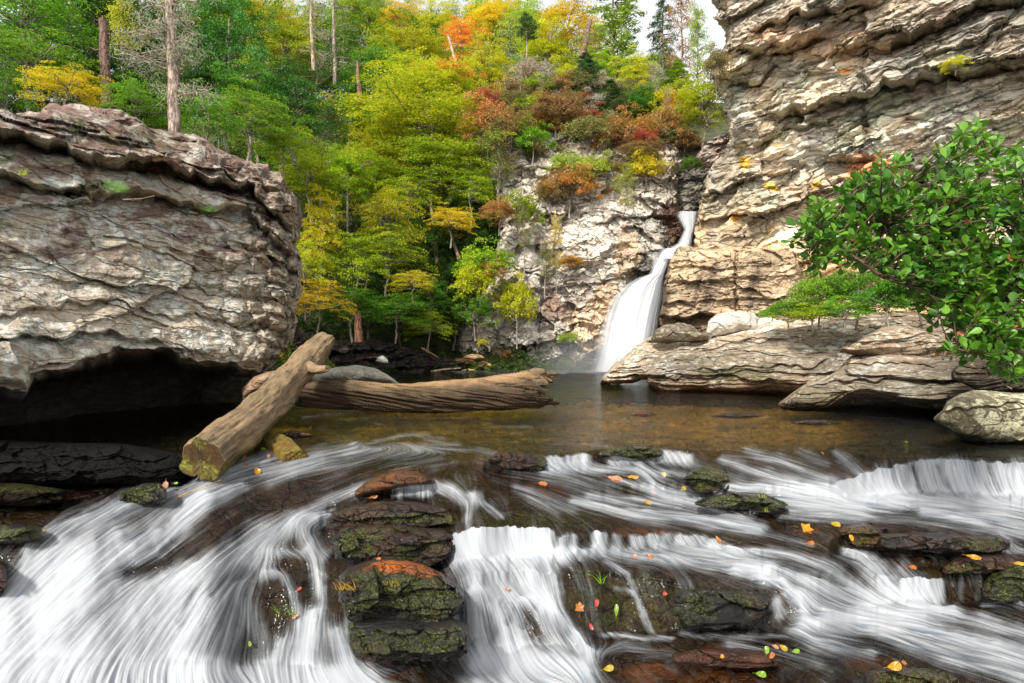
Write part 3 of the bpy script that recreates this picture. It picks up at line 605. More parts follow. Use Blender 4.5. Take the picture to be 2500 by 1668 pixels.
put(log_mesh('branch_stub', st, [.15, .10, .06], 30, 28, lambda L, T, r: r * .2 * fbm(np.cos(T) * 2, np.sin(T) * 2, L * 4, 3, 8), M_log, seed=6, rag=.1), logA)
# dark drying cracks on the sawn end
def ribbon(pts, w, mat, name, parent=None, th=.004):
    V = []; Fc = []
    for i, p in enumerate(pts):
        ww = w * (1 - .75 * abs(2 * i / (len(pts) - 1) - .6)); V += [(p[0] - ww, p[1], p[2]), (p[0] + ww, p[1], p[2])]
    for i in range(len(pts) - 1): Fc.append((2 * i, 2 * i + 1, 2 * i + 3, 2 * i + 2))
    return mesh_np(name, V, Fc, mat, parent)
t = NT('crack_black'); M_crack = t.surf(t.n('BsdfPrincipled', {'Base Color': (.01, .008, .006, 1), 'Roughness': 1}))
for pts in (((484, 1082), (483, 1100), (487, 1122), (494, 1140), (497, 1162)), ((494, 1138), (508, 1128), (522, 1122))):
    put(ribbon([tuple(at(x, y, 7.50)) for x, y in pts], .010, M_crack, 'drying_crack'), logA)
# horizontal twisted log
def rB(L, T, r):
    tw = T + L * .55
    ridg = np.abs(fbm(np.cos(tw) * 3.2, np.sin(tw) * 3.2, L * .5, 4, 15))
    return r * (-.95 * ridg + .12 * fbm(np.cos(T), np.sin(T), L * .6, 2, 16) * 2) - .02 * np.abs(fbm(np.cos(tw) * 9, np.sin(tw) * 9, L * .8, 3, 17)) * 2
def grainB(L, T): return T + L * .55
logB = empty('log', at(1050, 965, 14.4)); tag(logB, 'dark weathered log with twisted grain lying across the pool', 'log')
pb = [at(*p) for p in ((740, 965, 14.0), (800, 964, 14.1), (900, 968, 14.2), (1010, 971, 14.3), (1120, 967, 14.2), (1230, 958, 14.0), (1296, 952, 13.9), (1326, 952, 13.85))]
oB = put(log_mesh('trunk', pb, [.28, .32, .345, .36, .38, .42, .45, .42], 420, 160, rB, M_log2, tint=lambda L, T, c, A: blend(blend(np.ones(L.shape + (3,)) * .5, sstep(.6, -.35, np.sin(T)) * .85, (.16, .13, .10)), sstep(.45, .95, np.sin(T)) * sstep(1.0, 2.2, L), (1.25, 1.1, .95)), rag=.9, capdepth=.35, seed=15), logB)  # tint paints shade on the wet underside and a highlight along the top
g = np.zeros(len(oB.data.vertices) * 4, np.float32); oB.data.attributes['grain'].data.foreach_get('color', g); g = g.reshape(-1, 4)
ang = np.arctan2(g[:, 1], g[:, 0]) + g[:, 2] * .55; g[:, 0] = np.cos(ang) * .5; g[:, 1] = np.sin(ang) * .5; oB.data.attributes['grain'].data.foreach_set('color', g.ravel())
for q, (a, b_, c_) in enumerate([((1300, 915, 13.8), (1318, 908, 13.7), (1332, 906, 13.65)), ((1305, 935, 13.7), (1325, 932, 13.6), (1338, 938, 13.55)), ((1285, 968, 13.75), (1312, 966, 13.7), (1328, 960, 13.6))]):
    put(log_mesh('splinter', [at(*a), at(*b_), at(*c_)], [.12, .08, .03], 24, 20, lambda L, T, r: r * .5 * fbm(np.cos(T) * 2, np.sin(T) * 2, L * 4, 3, 30 + q), M_log2, seed=30 + q, rag=.08), logB)
# short mossy log half in the overflow
def mS(L, T, cap, A): return .45 * sstep(-.3, .3, np.sin(T)) + 0 * L
o = log_mesh('log', [at(*p) for p in ((640, 1085, 10.0), (680, 1100, 9.4), (722, 1128, 8.8))], [.20, .21, .19], 80, 60, rA, M_log, tint=lambda L, T, c, A: np.ones(L.shape + (3,)) * np.array((.5, .36, .16)), moss=mS, seed=8)
tag(o, 'short stubby brown log with moss lying beside the big sawn log', 'log')
# ------------------------------------------------------------------ stream: one height field from the pool down the ledges
GX = np.arange(-330, 2880, 2.2); GY = np.concatenate([np.arange(896, 1056, 2.0), np.arange(1056, 1790, 1.6)])
gx, gy = np.meshgrid(GX, GY)
GZ0 = gx * 0
n_a = fbm(gx * .02, gy * .02, GZ0, 3, 801); n_b = fbm(gx * .05, gy * .05, GZ0 + 4, 3, 802); n_c = fbm(gx * .16, gy * .05, GZ0 + 7, 2, 803)
LEDGE = [(-200, 1100), (440, 1110), (600, 1100), (700, 1088), (820, 1078), (1000, 1084), (1200, 1108), (1340, 1106), (1450, 1095), (1700, 1092), (1900, 1086), (2150, 1100), (2300, 1108), (2920, 1120)]
yl = lerpx(LEDGE, gx)
S = .13 * sstep(0, 18, gy - yl)
def riser(lip, h, s, jit=5, fade=20, seed=0):
    """a steep step: lip polyline, height in photo pixels (number or points by x), slope"""
    global S
    p = sorted(lip); y0 = lerpx(p, gx) + jit * 2 * n_b + jit * 1.5 * n_c; hh = h if np.isscalar(h) else lerpx(h, gx)
    m = sstep(p[0][0] - fade, p[0][0] + fade, gx) * (1 - sstep(p[-1][0] - fade, p[-1][0] + fade, gx))
    w = sstep(-1, 7, gy - y0) * (1 - sstep(-8, 3, gy - y0 - hh)) * m
    S = np.maximum(S, s * w)
riser([(-200, 1112), (440, 1118), (470, 1125)], 40, 2.0)
riser([(1850, 1190), (2000, 1172), (2100, 1157), (2170, 1143), (2250, 1121), (2350, 1119), (2500, 1130), (2920, 1135)], [(1850, 10), (2000, 45), (2170, 72), (2300, 92), (2920, 88)], 2.6, 7)
riser([(1195, 1112), (1340, 1111), (1450, 1100), (1540, 1096), (1690, 1100)], [(1195, 30), (1690, 30)], 3.5, 4)
riser([(890, 1182), (960, 1170), (1070, 1172), (1100, 1190)], 30, 3.5, 3)
riser([(800, 1222), (860, 1175), (885, 1180)], 45, 2.2, 4, 10)
riser([(790, 1245), (900, 1228), (1000, 1228), (1120, 1240)], 40, 3.5, 3)
riser([(800, 1290), (1000, 1290), (1110, 1300)], 55, 3.5, 3)
riser([(1075, 1325), (1110, 1302), (1162, 1290), (1221, 1286), (1290, 1292), (1348, 1292), (1360, 1310), (1420, 1305), (1452, 1296), (1500, 1312), (1564, 1300), (1640, 1300), (1698, 1306), (1780, 1322), (1850, 1335)], [(1075, 70), (1200, 90), (1340, 75), (1400, 48), (1850, 24)], 3.2, 6)
riser([(1085, 1440), (1150, 1405), (1220, 1400), (1300, 1400), (1380, 1410)], [(1085, 60), (1380, 90)], 2.4, 6)
riser([(1090, 1490), (1150, 1455), (1180, 1450), (1240, 1490), (1300, 1475), (1360, 1500), (1420, 1545)], [(1090, 110), (1250, 120), (1420, 60)], 1.9, 6)
riser([(1375, 1385), (1500, 1392), (1600, 1400), (1700, 1425), (1800, 1440), (1880, 1455)], [(1375, 150), (1600, 145), (1700, 110), (1880, 80)], 2.6, 6)
riser([(1880, 1462), (1950, 1462), (1985, 1475)], [(1880, 55), (1985, 35)], 2.6, 4, 15)
riser([(1850, 1385), (1950, 1392), (2050, 1400), (2140, 1412), (2200, 1414), (2310, 1416)], [(1850, 70), (2000, 100), (2150, 80), (2200, 62), (2310, 58)], 1.5, 6)
riser([(2190, 1414), (2310, 1416)], 60, 2.4, 5, 10)
riser([(2040, 1304), (2150, 1300), (2300, 1302), (2460, 1312), (2600, 1330)], 40, 3.0, 4)
riser([(2060, 1350), (2200, 1362), (2400, 1375), (2920, 1380)], 16, 1.5, 4)
riser([(2300, 1395), (2420, 1385), (2920, 1380)], 82, 2.0, 5)
riser([(1480, 1180), (1600, 1175), (1720, 1195)], 26, 1.8, 5); riser([(1640, 1165), (1700, 1160), (1790, 1175)], 40, 2.2, 4)
riser([(1740, 1230), (1850, 1235), (1940, 1245)], 25, 1.5, 4); riser([(2080, 1100), (2110, 1110), (2170, 1125)], 25, 1, 4)
# left fall: a long smooth slope
def zone(poly_top, poly_bot, s, soft=22, x0=None, x1=None):
    global S
    a = lerpx(poly_top, gx); b = lerpx(poly_bot, gx)
    w = sstep(-soft, soft, gy - a) * (1 - sstep(-soft, soft, gy - b))
    if x0 is not None: w = w * sstep(x0 - 25, x0 + 25, gx)
    if x1 is not None: w = w * (1 - sstep(x1 - 25, x1 + 25, gx))
    S = np.maximum(S, s * w)
zone([(-200, 1370), (0, 1345), (150, 1330), (260, 1320), (400, 1360), (460, 1370), (540, 1300), (620, 1285), (800, 1282)], [(-200, 1610), (330, 1612), (850, 1625)], 1.5, 22, None, 800)
zone([(250, 1290), (450, 1200), (600, 1130), (850, 1140)], [(250, 1400), (850, 1290)], .55, 25, 240, 850)
zone([(560, 1290), (800, 1285)], [(560, 1340), (810, 1330)], 2.4, 8, 570, 815)
zone([(640, 1395), (720, 1388), (830, 1400)], [(640, 1440), (830, 1440)], 2.6, 8, 640, 815)
zone([(700, 1505), (850, 1520)], [(700, 1630), (860, 1630)], 2.8, 10, 690, 860)
zone([(1740, 1150), (2100, 1170)], [(1740, 1215), (2100, 1235)], .6, 15, 1740, 2120)
S = S * (1 + .5 * n_a) * sstep(-6, 14, gy - yl)
# smooth across columns a little, then integrate down each column
k = np.array([1, 4, 6, 4, 1.]) / 16
S = sum(np.roll(S, i - 2, 1) * k[i] for i in range(5))
tan = (GY - HY) / F
def hsm(a, n, it=3):
    for _ in range(it):
        c = np.cumsum(np.pad(a, (n + 1, n), 'edge')); a = (c[2 * n + 1:] - c[:-2 * n - 1]) / (2 * n + 1)
    return a
LD = np.zeros_like(gx); lo = np.full(len(GX), math.log(CAMH / tan[0])); hp = np.zeros(len(GX)); LD[0] = lo
for i in range(1, len(GY)):
    inc = -(tan[i] - tan[i - 1]) / (tan[i] + S[i]); sm = hsm(inc, 14); lo = lo + sm; hp = hp * .93 + (inc - sm); LD[i] = lo + hp
Dm = np.exp(LD)
def depth_at(x, y):
    j = int(np.clip(round((x - GX[0]) / 2.2), 0, len(GX) - 1)); i = int(np.argmin(np.abs(GY - y))); return float(Dm[i, j])
kk = np.array([1, 3, 4, 3, 1.]) / 12; pad = np.pad(Dm, ((0, 0), (2, 2)), 'edge'); Dm = sum(pad[:, i:i + Dm.shape[1]] * kk[i] for i in range(5))
# ---- foam and flow strokes
foam = np.zeros_like(gx); U = np.zeros_like(gx); W_ = np.zeros_like(gx)
defu = np.where(gx < 860, -.75, np.where(gx < 1360, 0.08, .9)); casc = sstep(0, 30, gy - yl)
U0 = np.where(gy < yl, 1.0, defu); V0 = np.where(gy < yl, .10, .75)
steep = sstep(.6, 2.0, S); V0 = V0 + steep * 1.6
U = U0 * .05; Vv = V0 * .05
def stroke(pts, w, f, dirw=1.0):
    """a current: polyline in flow order, half width, amount of white water"""
    global foam, U, Vv
    P = np.array(pts, float); ww = (np.broadcast_to(np.asarray(w, float), (len(P),)) if np.isscalar(w) else np.asarray(w, float)) * (1.25 if np.max(w) > 6 else 1)
    m = ww.max() * 2.6; x0, x1 = P[:, 0].min() - m, P[:, 0].max() + m; y0, y1 = P[:, 1].min() - m, P[:, 1].max() + m
    j0, j1 = np.searchsorted(GX, [x0, x1]); i0, i1 = np.searchsorted(GY, [y0, y1])
    if j1 <= j0 or i1 <= i0: return
    X = gx[i0:i1, j0:j1] + 9 * n_b[i0:i1, j0:j1]; Y = gy[i0:i1, j0:j1] + 9 * n_a[i0:i1, j0:j1]
    best = np.full(X.shape, 1e9); bu = np.zeros(X.shape); bv = np.zeros(X.shape); bw = np.ones(X.shape)
    for a, b, wa, wb in zip(P[:-1], P[1:], ww[:-1], ww[1:]):
        dv = b - a; L2 = (dv ** 2).sum(); t = np.clip(((X - a[0]) * dv[0] + (Y - a[1]) * dv[1]) / L2, 0, 1)
        r = np.hypot(X - a[0] - t * dv[0], Y - a[1] - t * dv[1]) / (wa + (wb - wa) * t)
        n = r < best; L = math.sqrt(L2)
        best = np.where(n, r, best); bu = np.where(n, dv[0] / L, bu); bv = np.where(n, dv[1] / L, bv)
    g = np.exp(-best ** 2 * .95)
    if f < 0: foam[i0:i1, j0:j1] *= 1 + f * g
    else: foam[i0:i1, j0:j1] = 1 - (1 - foam[i0:i1, j0:j1]) * (1 - f * g)
    gd = np.exp(-best ** 2 * .5) * dirw
    U[i0:i1, j0:j1] += bu * gd; Vv[i0:i1, j0:j1] += bv * gd
def veil(lip, h, f, lean=0, bot=.0):
    """white curtain under a lip"""
    global foam, U, Vv
    p = sorted(lip); y0 = lerpx(p, gx) + 6 * n_b + 10 * n_c; hh = h if np.isscalar(h) else lerpx(h, gx)
    m = sstep(p[0][0] - 8, p[0][0] + 8, gx) * (1 - sstep(p[-1][0] - 8, p[-1][0] + 8, gx))
    w = sstep(-2, 5, gy - y0) * (1 - sstep(-4, 14, gy - y0 - hh)) * m
    foam = 1 - (1 - foam) * (1 - f * w); U = U + lean * w * 2; Vv = Vv + w * 2
# pool currents, with glints of reflected light painted as foam
for q in [([(740, 1018), (880, 1006)], 4, .35), ([(1180, 1042), (1300, 1046)], 3, .3), ([(1500, 1035), (1700, 1040)], 6, .12), ([(860, 1090), (1010, 1062), (1080, 1072)], 6, .28), ([(1360, 1082), (1500, 1090)], 4, .2), ([(850, 1110), (940, 1092), (1120, 1085)], 8, .3),
          ([(1010, 1100), (1150, 1098), (1220, 1108)], 6, .28), ([(900, 905), (1500, 906)], 5, .25)]: stroke(*q)
stroke([(1290, 905), (1540, 906)], 4, .8)
for k_ in range(60): x_, y_ = rng.uniform(720, 2000), rng.uniform(915, 1070); stroke([(x_, y_), (x_ + rng.uniform(30, 110), y_ + rng.uniform(-3, 4))], rng.uniform(1.5, 3), rng.uniform(.06, .22))  # short surface glints, drawn in as faint foam
# left system
for q in [
    ([(1060, 1105), (900, 1120), (760, 1140), (620, 1165), (520, 1200)], 22, .22), ([(860, 1100), (700, 1130), (560, 1160), (440, 1220), (300, 1300)], 20, .30), ([(690, 1090), (640, 1120), (520, 1165), (400, 1215)], 12, .40), ([(780, 1122), (720, 1150), (660, 1180)], 12, .35),
    ([(500, 1210), (430, 1260), (370, 1320), (300, 1370), (190, 1450), (60, 1570)], [14, 20, 28, 40, 54, 64], .78), ([(590, 1185), (500, 1230), (440, 1290), (385, 1350), (340, 1370)], [12, 18, 18, 14, 10], .72),
    ([(330, 1205), (260, 1250), (170, 1275), (120, 1300)], [14, 20, 18, 14], .45), ([(420, 1200), (300, 1240), (200, 1300), (120, 1380), (0, 1490)], [10, 18, 26, 40, 60], .55),
    ([(280, 1320), (180, 1400), (80, 1490), (-80, 1620)], [26, 45, 55, 70], .82), ([(70, 1335), (62, 1380), (55, 1440)], [10, 10, 12], .6), ([(150, 1320), (90, 1370), (20, 1440)], 22, .4),
    ([(870, 1185), (820, 1205), (770, 1235), (720, 1262)], [18, 18, 14, 12], .75), ([(850, 1165), (790, 1190)], 9, .5), ([(800, 1262), (700, 1275), (610, 1290), (540, 1330), (470, 1380), (380, 1460), (260, 1580)], [12, 20, 28, 36, 46, 70, 85], .86),
    ([(640, 1300), (560, 1380), (500, 1470), (430, 1590)], [26, 42, 55, 60], .80), ([(600, 1390), (580, 1460), (560, 1540), (540, 1620)], [20, 28, 30, 36], .55), ([(690, 1295), (650, 1350), (640, 1390)], 22, .45), ([(720, 1290), (760, 1320), (775, 1400), (785, 1470), (780, 1500)], [20, 16, 11, 9, 8], .62),
    ([(760, 1345), (770, 1380), (776, 1450)], [18, 12, 10], .35), ([(640, 1405), (690, 1402), (712, 1440), (725, 1490), (730, 1530)], [10, 10, 9, 9, 9], .55), ([(650, 1350), (720, 1350), (800, 1350)], [9, 9, 9], .4),
    ([(760, 1510), (750, 1560), (735, 1640)], [22, 34, 42], .92), ([(820, 1545), (840, 1600), (850, 1650)], [18, 22, 30], .8), ([(690, 1570), (675, 1620), (670, 1650)], [16, 20, 30], .75),
    ([(600, 1480), (640, 1560), (650, 1630)], 16, .35), ([(860, 1380), (855, 1450), (845, 1540)], 7, .3)]: stroke(*q)
for q in [([(920, 1140), (820, 1180), (700, 1215), (560, 1285), (470, 1340), (400, 1375), (310, 1402)], [20, 28, 38, 40, 30, 22, 16], -.92), ([(620, 1395), (560, 1420), (520, 1450)], 12, -.4), ([(440, 1230), (400, 1290)], 8, -.4), ([(520, 1400), (470, 1450), (440, 1520)], 10, -.3)]: stroke(*q)
stroke([(-170, 1650), (150, 1640), (330, 1650), (520, 1660)], [60, 62, 40, 34], 1.0, .2); stroke([(330, 1660), (620, 1650), (900, 1652)], [30, 22, 26], .6, .2); stroke([(560, 1668), (900, 1690)], 30, .8, .2); stroke([(-100, 1740), (900, 1740)], 60, .9, .2)
# centre system
veil([(1330, 1113), (1380, 1111), (1440, 1108)], 30, .75); veil([(1488, 1098), (1540, 1098)], 32, .7, .4); veil([(1590, 1100), (1620, 1098), (1690, 1106)], 26, .6, .2); veil([(960, 1176), (1060, 1176)], 30, .72)
stroke([(1060, 1185), (1100, 1200), (1135, 1225)], [8, 12, 8], .6); stroke([(1550, 1120), (1580, 1160), (1600, 1200)], [12, 16, 10], .6); stroke([(1330, 1150), (1420, 1148), (1540, 1145), (1620, 1160)], [8, 9, 10, 10], .55)
for q in [([(1180, 1110), (1300, 1140), (1400, 1175), (1480, 1210)], 16, .15), ([(1150, 1210), (1200, 1240), (1225, 1262)], [8, 8, 5], .5), ([(1165, 1208), (1145, 1240), (1140, 1290)], [10, 9, 5], .55), ([(1260, 1190), (1320, 1210), (1400, 1245)], 8, .35), ([(1290, 1215), (1360, 1250)], 10, .2),
          ([(1400, 1225), (1480, 1240), (1560, 1255), (1700, 1268), (1850, 1290)], [9, 12, 14, 14, 12], .62), ([(1440, 1215), (1560, 1222), (1660, 1235)], 8, .4), ([(1600, 1205), (1680, 1225), (1780, 1262), (1860, 1290)], [14, 14, 12, 10], .55),
          ([(1520, 1170), (1560, 1185), (1620, 1200), (1700, 1218)], [6, 9, 14, 12], .5), ([(1640, 1150), (1700, 1180)], 6, .3), ([(1700, 1275), (1850, 1300), (1980, 1330)], 8, .22), ([(1250, 1150), (1380, 1160), (1500, 1190)], 20, .10)]: stroke(*q)
veil([(1100, 1310), (1162, 1291), (1221, 1287), (1290, 1291), (1350, 1292)], [(1100, 75), (1350, 75)], .93, .05); veil([(1360, 1312), (1385, 1300), (1410, 1306)], 50, .6, -.2); veil([(1445, 1298), (1480, 1300)], 45, .8, .1); veil([(1495, 1300), (1520, 1306)], 40, .5, .2)
veil([(1535, 1308), (1600, 1302), (1640, 1300)], 28, .6, .2); veil([(1645, 1304), (1720, 1306), (1760, 1320)], 26, .6, .5); veil([(1770, 1330), (1820, 1338)], 20, .5, .6)
for q in [([(1110, 1355), (1180, 1372), (1300, 1365), (1400, 1355)], [14, 18, 18, 14], .85), ([(1120, 1350), (1150, 1400), (1160, 1460), (1165, 1540), (1180, 1610)], [26, 24, 22, 26, 30], .75), ([(1200, 1370), (1215, 1430), (1240, 1460)], 30, .85), ([(1280, 1370), (1300, 1430), (1330, 1490)], [32, 30, 24], .88),
          ([(1340, 1370), (1345, 1440), (1350, 1500)], 16, .6), ([(1150, 1448), (1195, 1452), (1215, 1500), (1230, 1560), (1240, 1620)], [8, 12, 16, 18, 24], .85), ([(1270, 1475), (1320, 1470), (1370, 1510), (1410, 1560), (1440, 1600)], [10, 12, 12, 14, 16], .8),
          ([(1250, 1500), (1270, 1560), (1285, 1620)], [16, 20, 28], .7), ([(1100, 1470), (1110, 1540), (1130, 1600)], [12, 14, 18], .6), ([(1340, 1530), (1370, 1590), (1400, 1640)], 18, .5)]: stroke(*q)
stroke([(1290, 1500), (1320, 1545)], 9, -.5); stroke([(1225, 1480), (1245, 1530)], 5, -.4)
stroke([(1160, 1625), (1250, 1628), (1340, 1625), (1420, 1640)], [26, 38, 38, 24], 1.0, .3); stroke([(1180, 1690), (1400, 1700)], 40, .8, .3); stroke([(1400, 1560), (1430, 1610), (1440, 1680)], [12, 16, 18], .55)
for q in [([(1400, 1350), (1520, 1352), (1620, 1362), (1760, 1375), (1860, 1400)], [9, 12, 14, 16, 18], .66), ([(1600, 1335), (1700, 1345), (1800, 1360), (1880, 1385)], [7, 12, 18, 16], .72), ([(1480, 1370), (1530, 1400), (1560, 1470), (1590, 1540)], [6, 7, 7, 6], .42), ([(1500, 1435), (1550, 1450), (1575, 1500)], 5, .35),
          ([(1350, 1400), (1365, 1460)], 8, .25), ([(1640, 1370), (1680, 1440), (1700, 1530)], 14, .10), ([(1420, 1385), (1440, 1450), (1450, 1540)], 22, .10),
          ([(1470, 1548), (1560, 1556), (1640, 1560)], [5, 6, 5], .6), ([(1640, 1600), (1520, 1580), (1420, 1600)], 8, .3)]: stroke(*q)
# right system
veil([(2040, 1180), (2109, 1157), (2170, 1143), (2251, 1120), (2350, 1119), (2443, 1128), (2920, 1134)], [(2040, 50), (2170, 72), (2300, 92), (2920, 90)], .78, .22)
for q in [([(2150, 1150), (2170, 1210)], 14, .6), ([(2330, 1130), (2360, 1210)], 16, .6), ([(2480, 1135), (2510, 1210)], 16, .6), ([(2230, 1140), (2250, 1200)], 7, -.5), ([(2290, 1140), (2320, 1200)], 6, -.35), ([(2410, 1140), (2440, 1200)], 7, -.35),
          ([(1820, 1100), (1900, 1125), (1990, 1165), (2080, 1205)], [7, 9, 12, 16], .45), ([(1760, 1120), (1850, 1150), (1960, 1185), (2060, 1215)], [6, 9, 14, 18], .55), ([(2040, 1105), (2080, 1135), (2130, 1180)], [8, 10, 12], .55), ([(1950, 1100), (2020, 1130)], 7, .3),
          ([(1775, 1190), (1860, 1192), (1960, 1205), (2080, 1222), (2200, 1225)], [8, 14, 20, 22, 16], .80), ([(1890, 1225), (1980, 1240), (2100, 1245)], [12, 18, 20], .7), ([(2080, 1228), (2250, 1228), (2400, 1232), (2920, 1250)], [14, 16, 22, 30], .95), ([(2250, 1250), (2400, 1270), (2550, 1295), (2920, 1320)], [8, 14, 18, 22], .72),
          ([(1900, 1262), (2050, 1262), (2200, 1268), (2350, 1285), (2500, 1310)], [5, 6, 7, 8, 8], .35), ([(1780, 1110), (1900, 1112), (2050, 1150)], 10, .15), ([(1560, 1105), (1700, 1130), (1800, 1165)], 12, .15), ([(1700, 1195), (1760, 1205)], 5, .4), ([(2440, 1310), (2480, 1350), (2560, 1352)], [10, 12, 9], .45),
          ([(1800, 1390), (1900, 1392), (1990, 1420), (2080, 1462), (2150, 1500)], [12, 17, 20, 24, 22], .66), ([(1830, 1345), (1930, 1352), (2030, 1390), (2100, 1440), (2160, 1480)], [8, 10, 12, 17, 18], .58), ([(2065, 1350), (2110, 1365), (2150, 1405), (2190, 1460), (2230, 1480)], [9, 16, 20, 24, 20], .85),
          ([(1850, 1415), (1910, 1425), (1950, 1470), (1970, 1515)], [8, 10, 12, 12], .85), ([(1895, 1470), (1905, 1505)], 10, .6), ([(2200, 1390), (2230, 1420), (2270, 1460)], 14, .55), ([(1960, 1450), (2020, 1490), (2060, 1510)], 22, .6)]: stroke(*q)
veil([(2200, 1414), (2260, 1414), (2305, 1416)], 58, .8, .1); veil([(2345, 1400), (2350, 1400)], 60, .3); veil([(2385, 1395), (2392, 1395)], 70, .3); veil([(2130, 1313), (2160, 1312)], 14, .3)
for q in [([(1600, 1345), (1760, 1368), (1860, 1370)], 8, -.2), ([(1990, 1405), (2060, 1430)], 6, -.35), ([(1960, 1525), (2100, 1520), (2250, 1500), (2330, 1495)], [18, 24, 20, 12], .93), ([(2100, 1510), (2250, 1540), (2400, 1580), (2560, 1625), (2920, 1680)], [13, 19, 27, 36, 46], .78), ([(2150, 1550), (2300, 1600), (2450, 1640), (2600, 1700)], [14, 16, 20, 26], .5),
          ([(1940, 1535), (1990, 1565), (2050, 1580), (2130, 1600)], [14, 18, 14, 10], .55), ([(2260, 1495), (2380, 1510), (2500, 1545), (2650, 1580)], [10, 12, 16, 20], .55), ([(1660, 1548), (1800, 1556), (1920, 1550)], 6, .3), ([(1780, 1570), (1900, 1590), (2000, 1620)], 12, .28), ([(2400, 1480), (2500, 1460)], 6, .4), ([(2490, 1470), (2540, 1490)], 10, .5)]: stroke(*q)
base = (casc * .04 + .07 * casc * sstep(-.1, .25, n_a) * sstep(840, 900, gx)) * (1 - .9 * sstep(520, 400, gx) * sstep(1260, 1210, gy)); foam = 1 - (1 - foam) * (1 - base)
# ---- drag noise along the currents: the streaks of the water
def blur(a, n):
    for ax in (0, 1):
        a = sum(np.roll(a, i, ax) for i in range(-n, n + 1)) / (2 * n + 1)
    return a
Ln = np.hypot(U, Vv) + 1e-6; U /= Ln; Vv /= Ln; U = blur(blur(U, 4), 4); Vv = blur(blur(Vv, 4), 4)
Ln = np.hypot(U, Vv) + 1e-6; U /= Ln; Vv /= Ln
H_, W2 = gx.shape
dyrow = np.gradient(GY)[:, None]
def lic(noise, K, step):
    acc = noise.copy(); cnt = 1.0
    for sg in (1, -1):
        I = np.broadcast_to(np.arange(H_)[:, None], gx.shape).astype(np.float32).copy(); J = np.broadcast_to(np.arange(W2)[None, :], gx.shape).astype(np.float32).copy()
        for k in range(K):
            ii = np.clip(I + .5, 0, H_ - 1).astype(np.int32); jj = np.clip(J + .5, 0, W2 - 1).astype(np.int32)
            J += sg * step * U[ii, jj] / 2.2; I += sg * step * Vv[ii, jj] / 1.6
            wgt = 1 - k / K
            ii = np.clip(I, 0, H_ - 1.001); jj = np.clip(J, 0, W2 - 1.001); i0 = ii.astype(np.int32); j0 = jj.astype(np.int32); fi = ii - i0; fj = jj - j0
            acc += wgt * ((noise[i0, j0] * (1 - fi) + noise[i0 + 1, j0] * fi) * (1 - fj) + (noise[i0, j0 + 1] * (1 - fi) + noise[i0 + 1, j0 + 1] * fi) * fj); cnt += wgt
    acc -= acc.mean(); return acc / acc.std()
U = U.astype(np.float32); Vv = Vv.astype(np.float32)
wn = rng.random(gx.shape, dtype=np.float32)
def blur(a, n):
    for ax in (0, 1):
        a = sum(np.roll(a, i, ax) for i in range(-n, n + 1)) / (2 * n + 1)
    return a
l1 = lic(wn, 26, 1.9); l2 = lic(blur(rng.random(gx.shape, dtype=np.float32), 2), 30, 2.4); l3 = lic(blur(blur(rng.random(gx.shape, dtype=np.float32), 5), 4), 30, 3.0)
lc = .85 * l1 + .45 * l2 + .2 * l3
foam = blur(foam, 2)
white = sstep(1590, 1650, gy) * sstep(900, 700, gx)
fo = foam * (.84 + .16 * white) + .085 * lc * (.12 + 3.6 * foam * (1 - foam))
fo = np.clip((fo - .055) / .9, 0, 1) ** 1.2; fo = (.85 * fo + .15 * sstep(.05, 1.0, fo)) * np.where(gy < yl, .8, 1)
# ---- water sheet
WV = P3(gx, gy, Dm)
lift = .006 * l2 * sstep(.1, .5, foam) + .05 * sstep(.4, 1, foam) * casc
WV[..., 2] += np.where(gy > yl, lift, 0)
M = NT('stream_water')
t = M
fa = t.attr('foam', 'Fac'); st_ = t.attr('streak', 'Fac'); po = t.attr('pool', 'Fac')
wv = t.n('TexNoise', {'Vector': t.coord((.55, 3.0, 1)), 'Scale': 3.4, 'Detail': 5.0, 'Roughness': .6, 'Distortion': .5}).outputs[0]
wv2 = t.n('TexNoise', {'Vector': t.coord((.5, 2.4, 1)), 'Scale': 1.3, 'Detail': 4.0, 'Distortion': .8}).outputs[0]
hh = t.math('ADD', t.math('MULTIPLY', st_, .05), t.math('MULTIPLY', t.math('ADD', wv, t.math('MULTIPLY', wv2, 2.4)), po))
bmp = t.n('Bump', {'Height': hh, 'Strength': .8, 'Distance': .06}).outputs[0]
fr = t.n('Fresnel', {'IOR': 1.33, 'Normal': bmp}).outputs[0]
gl = t.n('BsdfGlossy', {'Color': (1, 1, 1, 1), 'Roughness': .09, 'Normal': bmp})
tr = t.n('BsdfTransparent', {'Color': t.attr('wcol')})
clear = t.n('MixShader', {0: t.math('MULTIPLY', fr, t.math('ADD', .35, t.math('MULTIPLY', po, .65))), 1: tr, 2: gl})
wc = t.mix(t.ramp(t.math('MULTIPLY', st_, t.math('SUBTRACT', 1.25, fa)), -2.6, 1.4), (.40, .46, .52), (.58, .595, .61))
bm2 = t.n('Bump', {'Height': st_, 'Strength': .10, 'Distance': .01}).outputs[0]
df = t.n('BsdfDiffuse', {'Color': wc, 'Normal': bm2}); tl = t.n('BsdfTranslucent', {'Color': wc, 'Normal': bm2})
wh = t.n('MixShader', {0: .25, 1: df, 2: tl})
M_water = t.surf(t.n('MixShader', {0: fa, 1: clear, 2: wh}))
pool = (1 - sstep(-30, 40, gy - yl))
wcol = np.zeros(gx.shape + (3,)) + np.array((.90, .83, .55))
far = sstep(950, 912, gy); wcol = blend(wcol, far * pool, (.30, .36, .34))
wcol = blend(wcol, casc, (.70, .64, .56))
